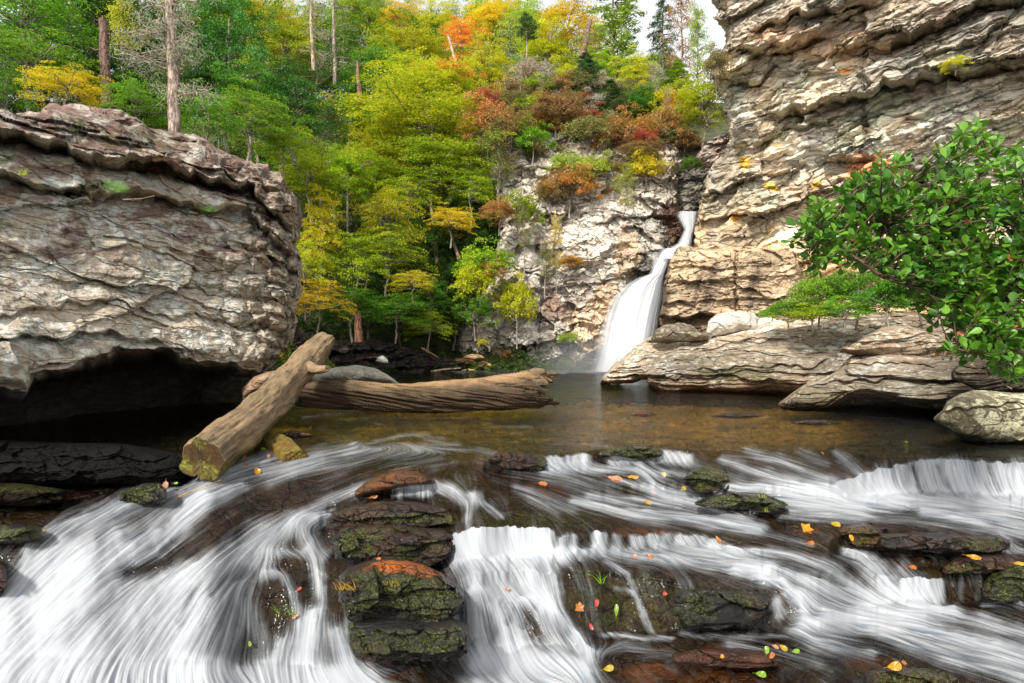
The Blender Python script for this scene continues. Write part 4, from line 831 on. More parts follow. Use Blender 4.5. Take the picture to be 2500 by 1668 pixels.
tag(mesh_np('stream_water', WV.reshape(-1, 3), grid_faces(*gx.shape), M_water, attrs={'foam': fo.ravel(), 'streak': (lc * (1 - .75 * blur(white, 6))).ravel(), 'pool': pool.ravel(), 'wcol': wcol.reshape(-1, 3)}), kind='structure')
# ---- the rock bed below it
st2 = 1
bx, by = gx, gy
rz = .05 * fbm(WV[..., 0] * 3, WV[..., 1] * 3, WV[..., 2] * 6, 5, 851) * 2 + .035 * facets(WV[..., 0] / .35 + WV[..., 1] * .3, WV[..., 1] / .18 + WV[..., 2] * 3, 852)
deep = np.interp(by, [896, 940, 1000, 1050, 1090], [1.6, .6, .28, .2, .14]) * pool
BV = P3(gx, gy, Dm + (.06 + .03 * steep) * casc); BV[..., 2] -= .035 + deep - rz * (1 + pool) * (.25 + .75 * pool + .4 * sstep(.35, .1, foam) * casc)
M_bed = rock_mat('stream_bed_stone', (.050, .031, .016), (.019, .013, .009), (.012, .008, .005), (.11, .068, .032), .25, (.012, .01, .008), .5, 0, 2.0, 1.6, .8, rough=.35, spec=.5)
tb = np.ones(gx.shape + (3,))
tb = blend(tb, pool * sstep(930, 905, gy), (.5, .7, .6)); amb = pool * sstep(1300, 1500, gx) * sstep(915, 950, gy) * (1 - .75 * sstep(1030, 1075, gy)) * (1 - .8 * sstep(2000, 2200, gx)); tb = blend(tb, amb, (9.0, 8.6, 3.4)); tb = blend(tb, pool * (1 - sstep(1250, 1400, gx)) * sstep(930, 960, gy) * (1 - .7 * sstep(1040, 1080, gy)), (5.5, 6.2, 1.5))  # amber bed, tint raised to carry the golden reflection of the cliff
tb = blend(tb, pool * sstep(2000, 2200, gx), (.4, .35, .3)); tb = blend(tb, sstep(520, 420, gx) * sstep(1270, 1230, gy), (.30, .22, .16))  # left part: bed by the boulder darkened in place of its shade
for cx, cy, rx, ry in ((960, 1150, 90, 14), (1560, 1292, 90, 10), (1640, 1390, 30, 8), (1500, 1350, 30, 6), (1760, 1600, 120, 40), (1700, 1640, 200, 30), (2140, 1610, 80, 20), (2200, 1380, 40, 12), (1970, 1290, 40, 10), (930, 1630, 70, 30), (1330, 1190, 60, 18)):
    tb = blend(tb, blob(gx, gy, cx, cy, rx, ry, cx % 83) * .8, (3.4, 1.9, .8))
mo = np.zeros(gx.shape)
for cx, cy, rx, ry, a in ((1500, 1460, 120, 80, .9), (1600, 1470, 100, 70, .7), (1300, 1272, 170, 18, .8), (1420, 1240, 160, 22, .6), (1600, 1320, 140, 16, .7), (1720, 1300, 90, 14, .7), (1100, 1190, 60, 20, .6), (1180, 1260, 60, 16, .7), (1560, 1200, 60, 20, .5), (1700, 1460, 120, 40, .6), (2020, 1400, 60, 30, .4), (2130, 1400, 60, 20, .4), (2420, 1340, 60, 12, .5), (2180, 1630, 120, 20, .6),
                      (1640, 1110, 70, 10, .6), (2000, 1320, 60, 16, .5), (1850, 1300, 80, 14, .3), (700, 1500, 40, 60, .3), (2300, 1400, 60, 14, .6)):
    mo = np.maximum(mo, a * blob(gx, gy, cx, cy, rx, ry, cx % 79))
tag(mesh_np('stream_bed', BV.reshape(-1, 3), grid_faces(*gx.shape), M_bed, attrs={'tint': tb.reshape(-1, 3), 'moss': mo.ravel()}), kind='structure')

WR = []
# ---- mossy rocks that stand out of the cascade
def wetrock(top, bot, lab, T=.28, tn=(1, 1, 1), ms=(), seed=0, k=1.0, th=3, dy=0, name='mossy_rock', dd=.0, tilt=.25, n=(190, 100), mat=None, ot=()):
    ym = max(p[1] for p in bot); xm = sum(p[0] for p in bot) / len(bot)
    d = depth_at(xm, ym + dy) - T * .35 + dd
    WR.append((min(p[0] for p in top), max(p[0] for p in top), min(p[1] for p in top), max(p[1] for p in bot), d - .12))
    def rel(V, px, py):
        a, b = bed_coords(V[..., 0], V[..., 1], V[..., 2], R(th), 900 + seed, .08, 1.5)
        return k * (.13 * strata(a, b, .15, 901 + seed, 3) + .13 * facets(a / .34, b / .2, 902 + seed) + .05 * fbm(a * 3, b * 5, V[..., 1] * 3, 4, 903 + seed) + .022 * facets(a / .07, b / .035, 905 + seed) + .012 * fbm(a * 18, b * 22, V[..., 1] * 9, 3, 904 + seed) * 2)
    def mo(V, px, py, r):
        m = np.zeros(px.shape)
        for cx, cy, rx, ry, a in ms: m = np.maximum(m, a * blob(px, py, cx, cy, rx, ry, int(cx) % 71 + seed))
        return m
    def tt(V, px, py, r):
        t = np.ones(px.shape + (3,)) * np.array(tn)
        for cx, cy, rx, ry in ot: t = blend(t, blob(px, py, cx, cy, rx, ry, int(cx) % 61), (12, 4.6, .9))
        return t
    def mo2(V, px, py, r):
        m = mo(V, px, py, r)
        for cx, cy, rx, ry in ot: m = m * (1 - blob(px, py, cx, cy, rx, ry, int(cx) % 61))
        return m
    return boulder(name, top, bot, d, T, mat or M_wet, lab, 'rock', rel, n, tint=tt, moss=mo2, seed=900 + seed, pw=3.5, jitter=3, tilt=tilt)
wetrock([(795, 1264), (815, 1246), (860, 1232), (930, 1222), (1010, 1224), (1080, 1232), (1128, 1250), (1136, 1262)], [(795, 1290), (870, 1302), (960, 1300), (1050, 1296), (1136, 1290)], 'wet dark layered ledge in the middle of the cascade, above the green mossy one', tn=(1.6, 1.3, 1), ms=((1010, 1262, 90, 12, .8), (1100, 1266, 40, 10, .9)), seed=1, name='wet_ledge')
wetrock([(815, 1312), (835, 1290), (870, 1282), (960, 1282), (1060, 1290), (1112, 1300)], [(815, 1366), (870, 1384), (940, 1380), (990, 1392), (1040, 1385), (1090, 1360), (1112, 1330)], 'rock with bright green moss on its left end, between two dark ledges', tn=(1.2, 1, .8), ms=((870, 1322, 60, 34, 1), (990, 1345, 30, 24, .7), (960, 1290, 60, 8, .5), (1060, 1330, 30, 20, .4)), seed=2, k=1.2)
o = wetrock([(826, 1405), (850, 1384), (890, 1372), (930, 1361), (985, 1363), (1035, 1378), (1080, 1398), (1120, 1425), (1136, 1448)], [(832, 1470), (850, 1520), (870, 1545), (960, 1550), (1040, 1545), (1090, 1518), (1136, 1470)], 'large rounded mossy rock with a rusty orange top beside the central fall', T=.45, tn=(1.1, 1, .8), ms=((990, 1440, 130, 60, .8), (900, 1400, 50, 20, .7), (1050, 1480, 60, 25, .5), (880, 1480, 60, 30, .6)), seed=3, k=1.3, n=(300, 170), ot=((975, 1380, 80, 16), (1040, 1398, 50, 10)))
wetrock([(850, 1530), (880, 1512), (960, 1506), (1040, 1512), (1100, 1508), (1146, 1530)], [(852, 1570), (870, 1606), (1000, 1612), (1100, 1606), (1148, 1590)], 'black mossy rock at the waterline below the large rounded mossy rock', T=.35, ms=((950, 1560, 90, 40, .6), (1080, 1550, 60, 30, .8)), seed=4, k=1.3, n=(260, 130))
wetrock([(1668, 1168), (1690, 1148), (1722, 1136), (1755, 1144), (1778, 1165), (1785, 1185)], [(1668, 1180), (1700, 1205), (1750, 1208), (1785, 1196)], 'small round mossy rock between two little falls right of centre', T=.15, ms=((1735, 1160, 60, 40, 1),), seed=5, n=(130, 80))
wetrock([(1694, 1226), (1730, 1212), (1790, 1204), (1850, 1206), (1900, 1225), (1928, 1245)], [(1694, 1232), (1760, 1245), (1850, 1252), (1928, 1252)], 'flat mossy rock washed by white water right of centre', T=.15, ms=((1770, 1225, 60, 16, .9), (1860, 1225, 60, 20, .9)), seed=6)
wetrock([(2034, 1300), (2060, 1284), (2110, 1276), (2150, 1290), (2160, 1310)], [(2034, 1318), (2090, 1334), (2160, 1332)], 'brown mossy rock at the left end of the right hand ledge', T=.14, tn=(2.0, 1.5, .9), ms=((2090, 1320, 60, 14, .8), (2110, 1290, 40, 12, .5)), seed=7)
wetrock([(2145, 1302), (2230, 1300), (2330, 1304), (2440, 1306), (2470, 1320)], [(2145, 1328), (2230, 1342), (2300, 1352), (2380, 1348), (2470, 1340)], 'dark angular wet ledge in the right part of the cascade', T=.16, tn=(1.6, 1.5, 1.5), ms=((2400, 1325, 60, 16, .7),), seed=8, k=1.4, name='wet_ledge')
wetrock([(2395, 1425), (2420, 1398), (2460, 1378), (2520, 1366), (2620, 1370)], [(2395, 1455), (2440, 1472), (2520, 1468), (2620, 1460)], 'green mossy mound at the right edge of the cascade', T=.3, ms=((2480, 1425, 110, 60, 1),), seed=9, n=(200, 110))
wetrock([(2300, 1382), (2330, 1366), (2400, 1356), (2500, 1352), (2600, 1360)], [(2300, 1400), (2400, 1404), (2600, 1400)], 'reddish wet rock above the mossy mound at the right edge', T=.18, tn=(1.8, 1.1, .9), ms=((2360, 1385, 60, 16, .8),), seed=10)
wetrock([(1640, 1452), (1680, 1438), (1760, 1434), (1840, 1440), (1885, 1456)], [(1655, 1500), (1680, 1530), (1760, 1532), (1840, 1512), (1885, 1490)], 'black mossy rock shelf below the thin veil of water, right of centre', T=.2, ms=((1700, 1480, 60, 40, .5), (1800, 1450, 60, 20, .4)), seed=11, k=1.3, n=(230, 110))
wetrock([(866, 1196), (890, 1178), (930, 1158), (975, 1148), (1020, 1152), (1062, 1172)], [(866, 1214), (900, 1206), (950, 1196), (1000, 1186), (1062, 1182)], 'low domed rock with orange streaks, topmost in the middle of the cascade', T=.3, tn=(4.2, 2.2, .9), seed=12, k=.6, dd=.05)
wetrock([(1190, 1122), (1210, 1108), (1260, 1106), (1310, 1110), (1332, 1122)], [(1190, 1130), (1230, 1146), (1332, 1146)], 'reddish brown wet rock at the lip of the pool', T=.12, tn=(1.7, 1.1, .9), seed=13, n=(120, 60))
wetrock([(1290, 1130), (1302, 1114), (1322, 1112), (1334, 1124)], [(1290, 1148), (1334, 1148)], 'small dark mossy rock at the pool lip, left of the first little fall', T=.08, ms=((1312, 1130, 30, 24, .9),), seed=14, n=(70, 50))
wetrock([(1440, 1112), (1470, 1100), (1520, 1090), (1580, 1088), (1620, 1096)], [(1440, 1122), (1500, 1112), (1560, 1122), (1620, 1112)], 'mossy lip of rock between the two little falls of the pool edge', T=.12, ms=((1530, 1100, 110, 20, .9),), seed=15)
wetrock([(292, 1204), (320, 1190), (350, 1178), (390, 1178), (408, 1196)], [(292, 1224), (340, 1232), (408, 1216)], 'mossy stone at the foot of the sawn log end', T=.14, ms=((330, 1206, 50, 22, 1), (385, 1186, 24, 12, .8)), seed=16, n=(110, 70))
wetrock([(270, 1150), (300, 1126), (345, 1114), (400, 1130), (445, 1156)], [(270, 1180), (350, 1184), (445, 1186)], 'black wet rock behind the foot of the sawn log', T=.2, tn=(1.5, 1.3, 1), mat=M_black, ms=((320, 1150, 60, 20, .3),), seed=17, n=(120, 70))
wetrock([(-60, 1290), (0, 1280), (60, 1278), (104, 1292)], [(-60, 1325), (40, 1328), (104, 1312)], 'mossy rock shelf above the white water at the left edge', T=.2, ms=((30, 1300, 100, 22, 1),), seed=18, n=(120, 60))
wetrock([(-160, 1075), (0, 1072), (150, 1078), (300, 1085), (420, 1105), (470, 1130)], [(-160, 1180), (0, 1186), (150, 1188), (300, 1180), (470, 1170)], 'wet shelf of rock under the great boulder, painted black for the shadow there', T=.5, tn=(1, 1, 1), mat=M_black, seed=23, name='wet_ledge', n=(240, 90))
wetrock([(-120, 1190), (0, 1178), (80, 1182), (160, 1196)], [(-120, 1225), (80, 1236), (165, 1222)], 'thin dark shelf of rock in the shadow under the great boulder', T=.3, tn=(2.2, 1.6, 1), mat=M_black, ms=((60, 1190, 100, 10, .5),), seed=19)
wetrock([(-100, 1370), (-10, 1360), (16, 1385)], [(-100, 1470), (0, 1460), (20, 1420)], 'wet brown rock cut by the left edge of the photo', T=.2, tn=(1.6, 1.1, .9), seed=20, n=(70, 80))
wetrock([(1640, 1600), (1700, 1585), (1790, 1580), (1860, 1592), (1900, 1612)], [(1640, 1620), (1760, 1630), (1900, 1628)], 'reddish brown rock under a film of water with yellow leaves on it', T=.18, tn=(2.6, 1.3, .9), seed=21, k=.5)
wetrock([(2110, 1640), (2180, 1625), (2260, 1632), (2320, 1660)], [(2110, 1662), (2200, 1680), (2320, 1680)], 'mossy rock along the bottom edge, right of the yellow leaf', T=.18, tn=(1.5, 1.2, .8), ms=((2240, 1650, 110, 24, .8),), seed=22)

# ------------------------------------------------------------------ the waterfall
def fall(name, left, right, y0, y1, dtop, dbot, bulge, seed, strength=1.0, edge=.10, parent=None, nrow=300, ncol=120, lean=0):
    ys = np.linspace(y0, y1, nrow); xl = lerpx(left, ys)[:, None]; xr = lerpx(right, ys)[:, None]
    u = np.linspace(0, 1, ncol)[None, :]; v = ((ys - y0) / (y1 - y0))[:, None]
    x = xl + (xr - xl) * u; y = np.broadcast_to(ys[:, None], x.shape)
    w = (xr - xl)
    s = .6 * noise3(u * 22 + .5 * noise3(u * 6, v * 2, 0 * u * v, seed), v * 1.6, 0 * u * v, seed) + .22 * noise3(u * 60, v * 2.5, 0 * u * v + 3, seed + 1) + .8 * noise3(u * 9, v * 1.2, 0 * u * v, seed + 2)
    d = dtop + (dbot - dtop) * v ** 1.2 - bulge * np.sin(PI * u) ** .7 * (.3 + .7 * v) - .04 * s
    e = np.minimum(u, 1 - u) * 2
    f = np.clip(sstep(0, edge * 3, e + .10 * s) * strength * (.95 + .12 * s), 0, 1)
    V = P3(x, y, d)
    return mesh_np(name, V.reshape(-1, 3), grid_faces(*x.shape), M_fall, parent, attrs={'foam': np.broadcast_to(f, x.shape).ravel(), 'streak': np.broadcast_to(s, x.shape).ravel()})
t = NT('falling_water')
st_ = t.attr('streak', 'Fac'); wc = t.mix(t.ramp(st_, -1.6, 1.0), (.42, .45, .47), (.60, .605, .61))
bm = t.n('Bump', {'Height': st_, 'Strength': .15, 'Distance': .05}).outputs[0]
wh = t.n('MixShader', {0: .2, 1: t.n('BsdfDiffuse', {'Color': wc, 'Normal': bm}), 2: t.n('BsdfTranslucent', {'Color': wc})})
M_fall = t.surf(t.n('MixShader', {0: t.attr('foam', 'Fac'), 1: t.n('BsdfTransparent'), 2: wh}))
wf = empty('waterfall', at(1500, 900, 33.5)); tag(wf, 'white waterfall pouring through the notch between two cliffs into the pool', 'waterfall')
put(fall('lower_curtain', [(606, 1618), (613, 1608), (640, 1596), (669, 1582), (679, 1552), (696, 1521), (727, 1487), (760, 1472), (792, 1461), (840, 1449), (877, 1441), (908, 1430)], [(606, 1678), (621, 1648), (645, 1634), (669, 1626), (723, 1625), (760, 1618), (800, 1612), (850, 1606), (908, 1590)], 606, 908, 35.0, 32.6, .8, 5, 1.1, .20, nrow=320, ncol=150), wf)
put(fall('upper_chute', [(516, 1652), (528, 1648), (560, 1668), (575, 1662), (594, 1652), (610, 1622), (625, 1606)], [(516, 1708), (540, 1704), (570, 1694), (600, 1690), (625, 1684)], 516, 632, 37.5, 34.6, .3, 9, .85, .22, nrow=150, ncol=60), wf)
put(fall('side_trickle', [(616, 1588), (660, 1590), (700, 1580)], [(616, 1612), (660, 1606), (700, 1600)], 616, 700, 35.3, 35.0, .1, 12, .45, .3, nrow=60, ncol=30), wf)
# ------------------------------------------------------------------ hillside
def hz(X, Y):
    base = .80 * np.clip(Y - 35, 0, None)
    base = np.minimum(base, 31 + .35 * np.clip(Y - 74, 0, None))
    L = np.clip(-X - 6.2 - .10 * (Y - 14), 0, None); left = .62 * L * sstep(15.5, 18, Y)
    left = np.minimum(left, 9 + .5 * np.clip(Y - 16, 0, None)) 
    plate = (14.5 + .42 * np.clip(Y - 42, 0, None)) * sstep(40.5, 43, Y) * sstep(-3.5, -1, X) * (1 - sstep(10, 11, X) * (1 - sstep(52, 58, Y)))
    z = np.maximum(np.maximum(base, left), plate)
    return z - .6 + .5 * fbm(X * .25, Y * .25, X * 0, 4, 61) * np.clip(z, 0, 2)
hx, hy = np.meshgrid(np.linspace(-90, 90, 260), np.concatenate([np.linspace(10, 60, 150), np.linspace(61, 150, 60)]))
hzv = hz(hx, hy)
t = NT('forest_floor'); n = t.noise(t.coord(), 1.2, 6, .6)
M_floor = t.surf(t.n('BsdfPrincipled', {'Base Color': t.mix(t.ramp(n, .4, .6), (.03, .028, .014), (.06, .07, .015)), 'Roughness': .95}))
tag(mesh_np('hillside', np.stack([hx, hy, hzv], -1).reshape(-1, 3), grid_faces(*hx.shape), M_floor), kind='structure')

# ------------------------------------------------------------------ foliage
def leaf_mat(name, trans=.4, rough=.55, hue=.05, val=.5, sat=1.0, spec=.15):
    t = NT(name)
    oc = t.n('ObjectInfo').outputs['Color']; lv = t.attr('lv', 'Fac')
    h = t.n('HueSaturation', {'Hue': t.math('ADD', .5, t.math('MULTIPLY', t.math('SUBTRACT', lv, .5), -hue)), 'Saturation': sat,
                              'Value': t.math('ADD', 1 - val * .5, t.math('MULTIPLY', lv, val)), 'Color': oc}).outputs[0]
    d = t.n('BsdfPrincipled', {'Base Color': h, 'Roughness': rough, 'Specular IOR Level': spec}); tl = t.n('BsdfTranslucent', {'Color': h})
    return t.surf(t.n('MixShader', {0: trans, 1: d, 2: tl}))
M_leaf = leaf_mat('foliage', .48); M_needle = leaf_mat('needles', .25, .5, .03, .6)
t = NT('bark'); n = t.noise(t.coord((1, 1, .3)), 9, 6, .65)
M_bark = t.surf(t.n('BsdfPrincipled', {'Base Color': t.mix(1.0, t.mix(t.ramp(n, .4, .62), (.30, .26, .21), (.10, .08, .06)), t.n('ObjectInfo').outputs['Color'], 'MULTIPLY'), 'Roughness': .9,
                                       'Normal': t.n('Bump', {'Height': n, 'Strength': .7, 'Distance': .03}).outputs[0]}))
def unit(v): return v / (np.linalg.norm(v, axis=-1, keepdims=True) + 1e-9)
def leaves_geo(C, Nn, L, Wd, r, fold=False):
    """one diamond leaf per centre C with normal Nn"""
    n = len(C); a = unit(np.cross(Nn, r.normal(size=(n, 3)))); b = np.cross(Nn, a)
    L = np.asarray(L).reshape(-1, 1); Wd = np.asarray(Wd).reshape(-1, 1)
    V = np.stack([C - a * L * .5, C + b * Wd * .5 + a * L * .08, C + a * L * .5, C - b * Wd * .5 + a * L * .08], 1)
    return V.reshape(-1, 3), np.arange(n * 4).reshape(-1, 4)
def crown_geo(rx, rz, nsp, nl, size, seed, flat=.22, spread=.8, lump=.35, low=-1.0, cone=0.0):
    r = np.random.default_rng(seed)
    dirs = unit(r.normal(size=(nsp, 3))); dirs[:, 2] = np.where(dirs[:, 2] < low, -dirs[:, 2] * .5, dirs[:, 2])
    rad = r.uniform(.25, 1, nsp) ** .45
    lob = 1 + lump * noise3(dirs[:, 0] * 2, dirs[:, 1] * 2, dirs[:, 2] * 2, seed) * 2
    P = dirs * (rad * lob)[:, None]
    if cone: P[:, :2] *= np.clip(1.05 - cone * (P[:, 2:3] + 1) / 2, .08, 1)
    P = P * np.array([rx, rx, rz])
    sr = spread * r.uniform(.6, 1.25, nsp)
    tilt = unit(np.stack([P[:, 0] * .35 / rx, P[:, 1] * .35 / rx, np.ones(nsp)], -1) + .18 * r.normal(size=(nsp, 3)))
    k = np.repeat(np.arange(nsp), nl); n = len(k)
    ang = r.uniform(0, 2 * PI, n); q = np.sqrt(r.uniform(0, 1, n)); el = r.uniform(.55, 1, nsp)[k]
    e1 = unit(np.cross(tilt, r.normal(size=(nsp, 3))))[k]; e2 = np.cross(tilt[k], e1)
    C = P[k] + e1 * (q * np.cos(ang) * sr[k])[:, None] + e2 * (q * np.sin(ang) * sr[k] * el)[:, None]
    C += tilt[k] * (sr[k] * flat * (r.normal(size=n) * .6 - q ** 2 * .9))[:, None]
    Nn = unit(tilt[k] + .55 * r.normal(size=(n, 3)))
    sz = size * r.uniform(.6, 1.3, n)
    V, Fc = leaves_geo(C, Nn, sz, sz * .62, r)
    lv = np.clip(.5 + .28 * (r.uniform(-1, 1, nsp))[k] + .22 * r.normal(size=n), 0, 1)
    lv = np.where(r.random(n) < .03, 1.8, lv)
    return V, Fc, np.repeat(lv, 4), P
def limb_geo(segs):
    """joined tapered limbs: segs = [(points, r0, r1)]"""
    VV, FF, o = [], [], 0
    for pts, r0, r1 in segs:
        pts = np.array(pts, float); m = len(pts); T = unit(np.gradient(pts, axis=0)); S_ = unit(np.cross(T, np.array([.13, .97, .21]))); U_ = np.cross(S_, T)
        rr = np.linspace(r0, r1, m)[:, None, None]; th = np.linspace(0, 2 * PI, 6, endpoint=False)
        V = pts[:, None] + rr * (np.cos(th)[None, :, None] * S_[:, None] + np.sin(th)[None, :, None] * U_[:, None])
        VV.append(V.reshape(-1, 3)); FF.append(grid_faces(m, 6, True)[:, ::-1] + o); o += m * 6
    return np.concatenate(VV), np.concatenate(FF)
def wander(a, b, n, r, w=.08):
    t = np.linspace(0, 1, n)[:, None]; L = np.linalg.norm(np.array(b) - np.array(a))
    return np.array(a) * (1 - t) + np.array(b) * t + np.cumsum(r.normal(size=(n, 3)), 0) * w * L / n * np.sin(t * PI) * 2
PROTO = {}
def proto(key, crown=None, mat=None, trunk=None, twigs=None):
    PROTO[key] = (crown, trunk)
def mk_mesh(name, V, Fc, mat, attrs=None, smooth=False):
    o = mesh_np(name, V, Fc, mat, attrs=attrs, smooth=smooth); me = o.data; bpy.data.objects.remove(o); return me
def decid(key, rx, rz, nsp, nl, size, seed, th, tr, mat=None, **k):
    V, Fc, lv, P = crown_geo(rx, rz, nsp, nl, size, seed, **k); r = np.random.default_rng(seed + 1)
    base = np.array([0, 0, -rz - th]); top = np.array([0, 0, rz * .6]); segs = [(wander(base, top, 12, r, .10), tr, tr * .25)]
    for p in P[r.permutation(len(P))[:26]]:
        f = np.clip((p[2] + rz) / (2 * rz) * .6 + .1, 0, .8); s = np.array([0, 0, -rz * .9]) * (1 - f) + top * f; segs.append((wander(s, p, 6, r, .2), tr * .32, .015))
    TV, TF = limb_geo(segs)
    PROTO[key] = (mk_mesh('crown', V, Fc, mat or M_leaf, {'lv': lv}), mk_mesh('trunk', TV, TF, M_bark, smooth=True), rx, rz)
for i in range(4): decid('big%d' % i, 4.2, 4.2, 250, 100, .17, 1000 + i, 3.5, .22, spread=.95, low=-.75)
for i in range(3): decid('tall%d' % i, 2.6, 4.4, 170, 95, .15, 1100 + i, 3, .16, spread=.75, low=-.9)
for i in range(4): decid('bush%d' % i, 1.5, 1.3, 75, 95, .11, 1200 + i, .6, .06, spread=.5, low=-.5, flat=.3)
for i in range(2): decid('near%d' % i, 1.9, 1.6, 120, 95, .085, 1300 + i, 1.2, .07, spread=.55, low=-.7, flat=.14)
decid('soft0', 3.2, 4.6, 170, 120, .13, 1450, 2.5, .2, mat=M_needle, spread=.75, low=-.8, flat=.35, lump=.6)
def conifer(key, rx, h, seed, size=.16, tiers=22, droop=.12, dens=1.0, lich=False, top_only=0.0):
    r = np.random.default_rng(seed); Cs, Ns, lv, segs = [], [], [], [(wander((0, 0, -h / 2 - 2), (0, 0, h / 2), 14, r, .03), .17, .02)]
    for i in range(tiers):
        f = i / (tiers - 1)
        if f < top_only: continue
        z = -h / 2 + h * f; L = rx * (1 - f) ** .75 * r.uniform(.8, 1.1) + .25
        for b in range(r.integers(5, 8)):
            a = r.uniform(0, 2 * PI); Lb = L * r.uniform(.6, 1.15); e = np.array([math.cos(a) * Lb, math.sin(a) * Lb, z + Lb * (.18 - droop)]); s = np.array([0, 0, z])
            P = wander(s, e, 8, r, .05); P[:, 2] -= droop * Lb * np.linspace(0, 1, 8) ** 2 * .8; segs.append((P, .04, .01))
            n = int(85 * Lb / rx * dens) + 15; t_ = r.uniform(.18, 1, n) ** .7; idx = t_ * 7; i0 = np.clip(idx.astype(int), 0, 6); c = P[i0] + (P[i0 + 1] - P[i0]) * (idx - i0)[:, None]
            side = np.array([-math.sin(a), math.cos(a), 0]); c += side * (r.normal(size=n) * .32 * Lb * (1.05 - t_) * .9 + r.normal(size=n) * .08)[:, None] + r.normal(size=(n, 3)) * .07
            Cs.append(c); Ns.append(unit(np.array([0, 0, 1.0]) + .5 * r.normal(size=(n, 3)))); lv.append(np.clip(.5 + .3 * r.uniform(-1, 1) + .2 * r.normal(size=n), 0, 1))
    C = np.concatenate(Cs); N_ = np.concatenate(Ns); sz = size * r.uniform(.7, 1.5, len(C)); V, Fc = leaves_geo(C, N_, sz * 1.5, sz * .35, r)
    TV, TF = limb_geo(segs)
    PROTO[key] = (mk_mesh('crown', V, Fc, M_needle, {'lv': np.repeat(np.concatenate(lv), 4)}), mk_mesh('trunk', TV, TF, M_bark, smooth=True), rx, h / 2)
conifer('pine0', 3.4, 11, 1400, .24, 20, .10, 2.2); conifer('pine1', 3.0, 10, 1401, .2, 17, .05, 1.5); conifer('hem0', 2.6, 9, 1402, .16, 24, .22, 1.1); conifer('flat0', 2.8, 7, 1403, .17, 18, .0, 1.6, top_only=.55)
# sparse trees: lichen hung and half bare
def sparse(key, rx, rz, seed, nb=40, nl=26, size=.12):
    r = np.random.default_rng(seed); segs = [(wander((0, 0, -rz - 2), (0, 0, rz), 14, r, .08), .12, .02)]; C = []
    for i in range(nb):
        f = r.uniform(.1, .97); s = np.array([0, 0, -rz + 2 * rz * f]); a = r.uniform(0, 2 * PI); L = rx * (1.1 - f * .7) * r.uniform(.5, 1.1)
        P = wander(s, s + np.array([math.cos(a) * L, math.sin(a) * L, L * r.uniform(-.1, .55)]), 8, r, .25); segs.append((P, .035, .008))
        for q in range(3):
            j = r.integers(3, 8); e = P[j] + r.normal(size=3) * .3 * L * .6; segs.append((wander(P[j], e, 5, r, .3), .014, .005)); C.append(e + r.normal(size=(nl // 3 + 1, 3)) * .14)
        C.append(P[r.integers(2, 8, nl)] + r.normal(size=(nl, 3)) * .13)
    C = np.concatenate(C); sz = size * r.uniform(.5, 1.3, len(C)); N_ = unit(r.normal(size=C.shape) + np.array([0, 0, .3])); V, Fc = leaves_geo(C, N_, sz, sz * .6, r); TV, TF = limb_geo(segs)
    PROTO[key] = (mk_mesh('crown', V, Fc, M_leaf, {'lv': np.repeat(np.clip(.5 + .25 * r.normal(size=len(C)), 0, 1), 4)}), mk_mesh('trunk', TV, TF, M_bark, smooth=True), rx, rz)
sparse('sparse0', 1.8, 2.6, 1500, 46, 44); sparse('sparse1', 2.2, 3.6, 1501, 60, 30); sparse('bare0', 2.0, 3.4, 1502, 60, 7)
COLS = {'yg': (.46, .50, .022), 'yG': (.30, .42, .022), 'g': (.11, .27, .025), 'G': (.18, .36, .03), 'dg': (.045, .11, .018), 'bg': (.07, .20, .035), 'y': (.60, .60, .03), 'o': (.76, .40, .06), 'yo': (.68, .53, .035),
        'r': (.44, .13, .06), 'og': (.24, .25, .08), 'li': (.42, .43, .31), 'rust': (.29, .20, .07), 'ro': (.46, .27, .07), 'lg': (.36, .52, .07), 'dc': (.10, .17, .055)}
BARK = {'li': (1.6, 1.6, 1.5), 'dg': (.5, .4, .35)}
EMP = {}
def plant(x, y, hw, hh, d, c, p, label, cat='tree', group=None, rz=None, name=None, bark=None):
    crown, trunk, rx, rzz = PROTO[p]
    sx = hw / F * d / rx; sz = hh / F * d / rzz; k = (sx * sx * sz) ** (1 / 3)
    sx = sx * .6 + k * .4 if sz > sx * 2 else sx
    nm = name or ('shrub' if cat == 'shrub' else 'conifer' if p[:3] in ('pin', 'hem', 'fla', 'sof') else 'dead_tree' if p[:4] == 'bare' else 'tree')
    loc = at(x, y, d)
    root = empty(nm, (loc.x, loc.y, loc.z - rzz * sz)); tag(root, label, cat, group)
    a = rz if rz is not None else random.uniform(0, 6.28)
    for me, part, cc in ((crown, 'crown', COLS[c]), (trunk, 'trunk', bark or BARK.get(c, (1, 1, 1)))):
        o = bpy.data.objects.new(part, me); o.parent = root; o.location = (0, 0, rzz * sz); o.rotation_euler = (0, 0, a); o.scale = (sx, sx, sz)
        j = [random.uniform(.88, 1.12) for _ in range(3)] if part == 'crown' else (1, 1, 1)
        o.color = (cc[0] * j[0], cc[1] * j[1], cc[2] * j[2], 1); COL.objects.link(o)
    return root
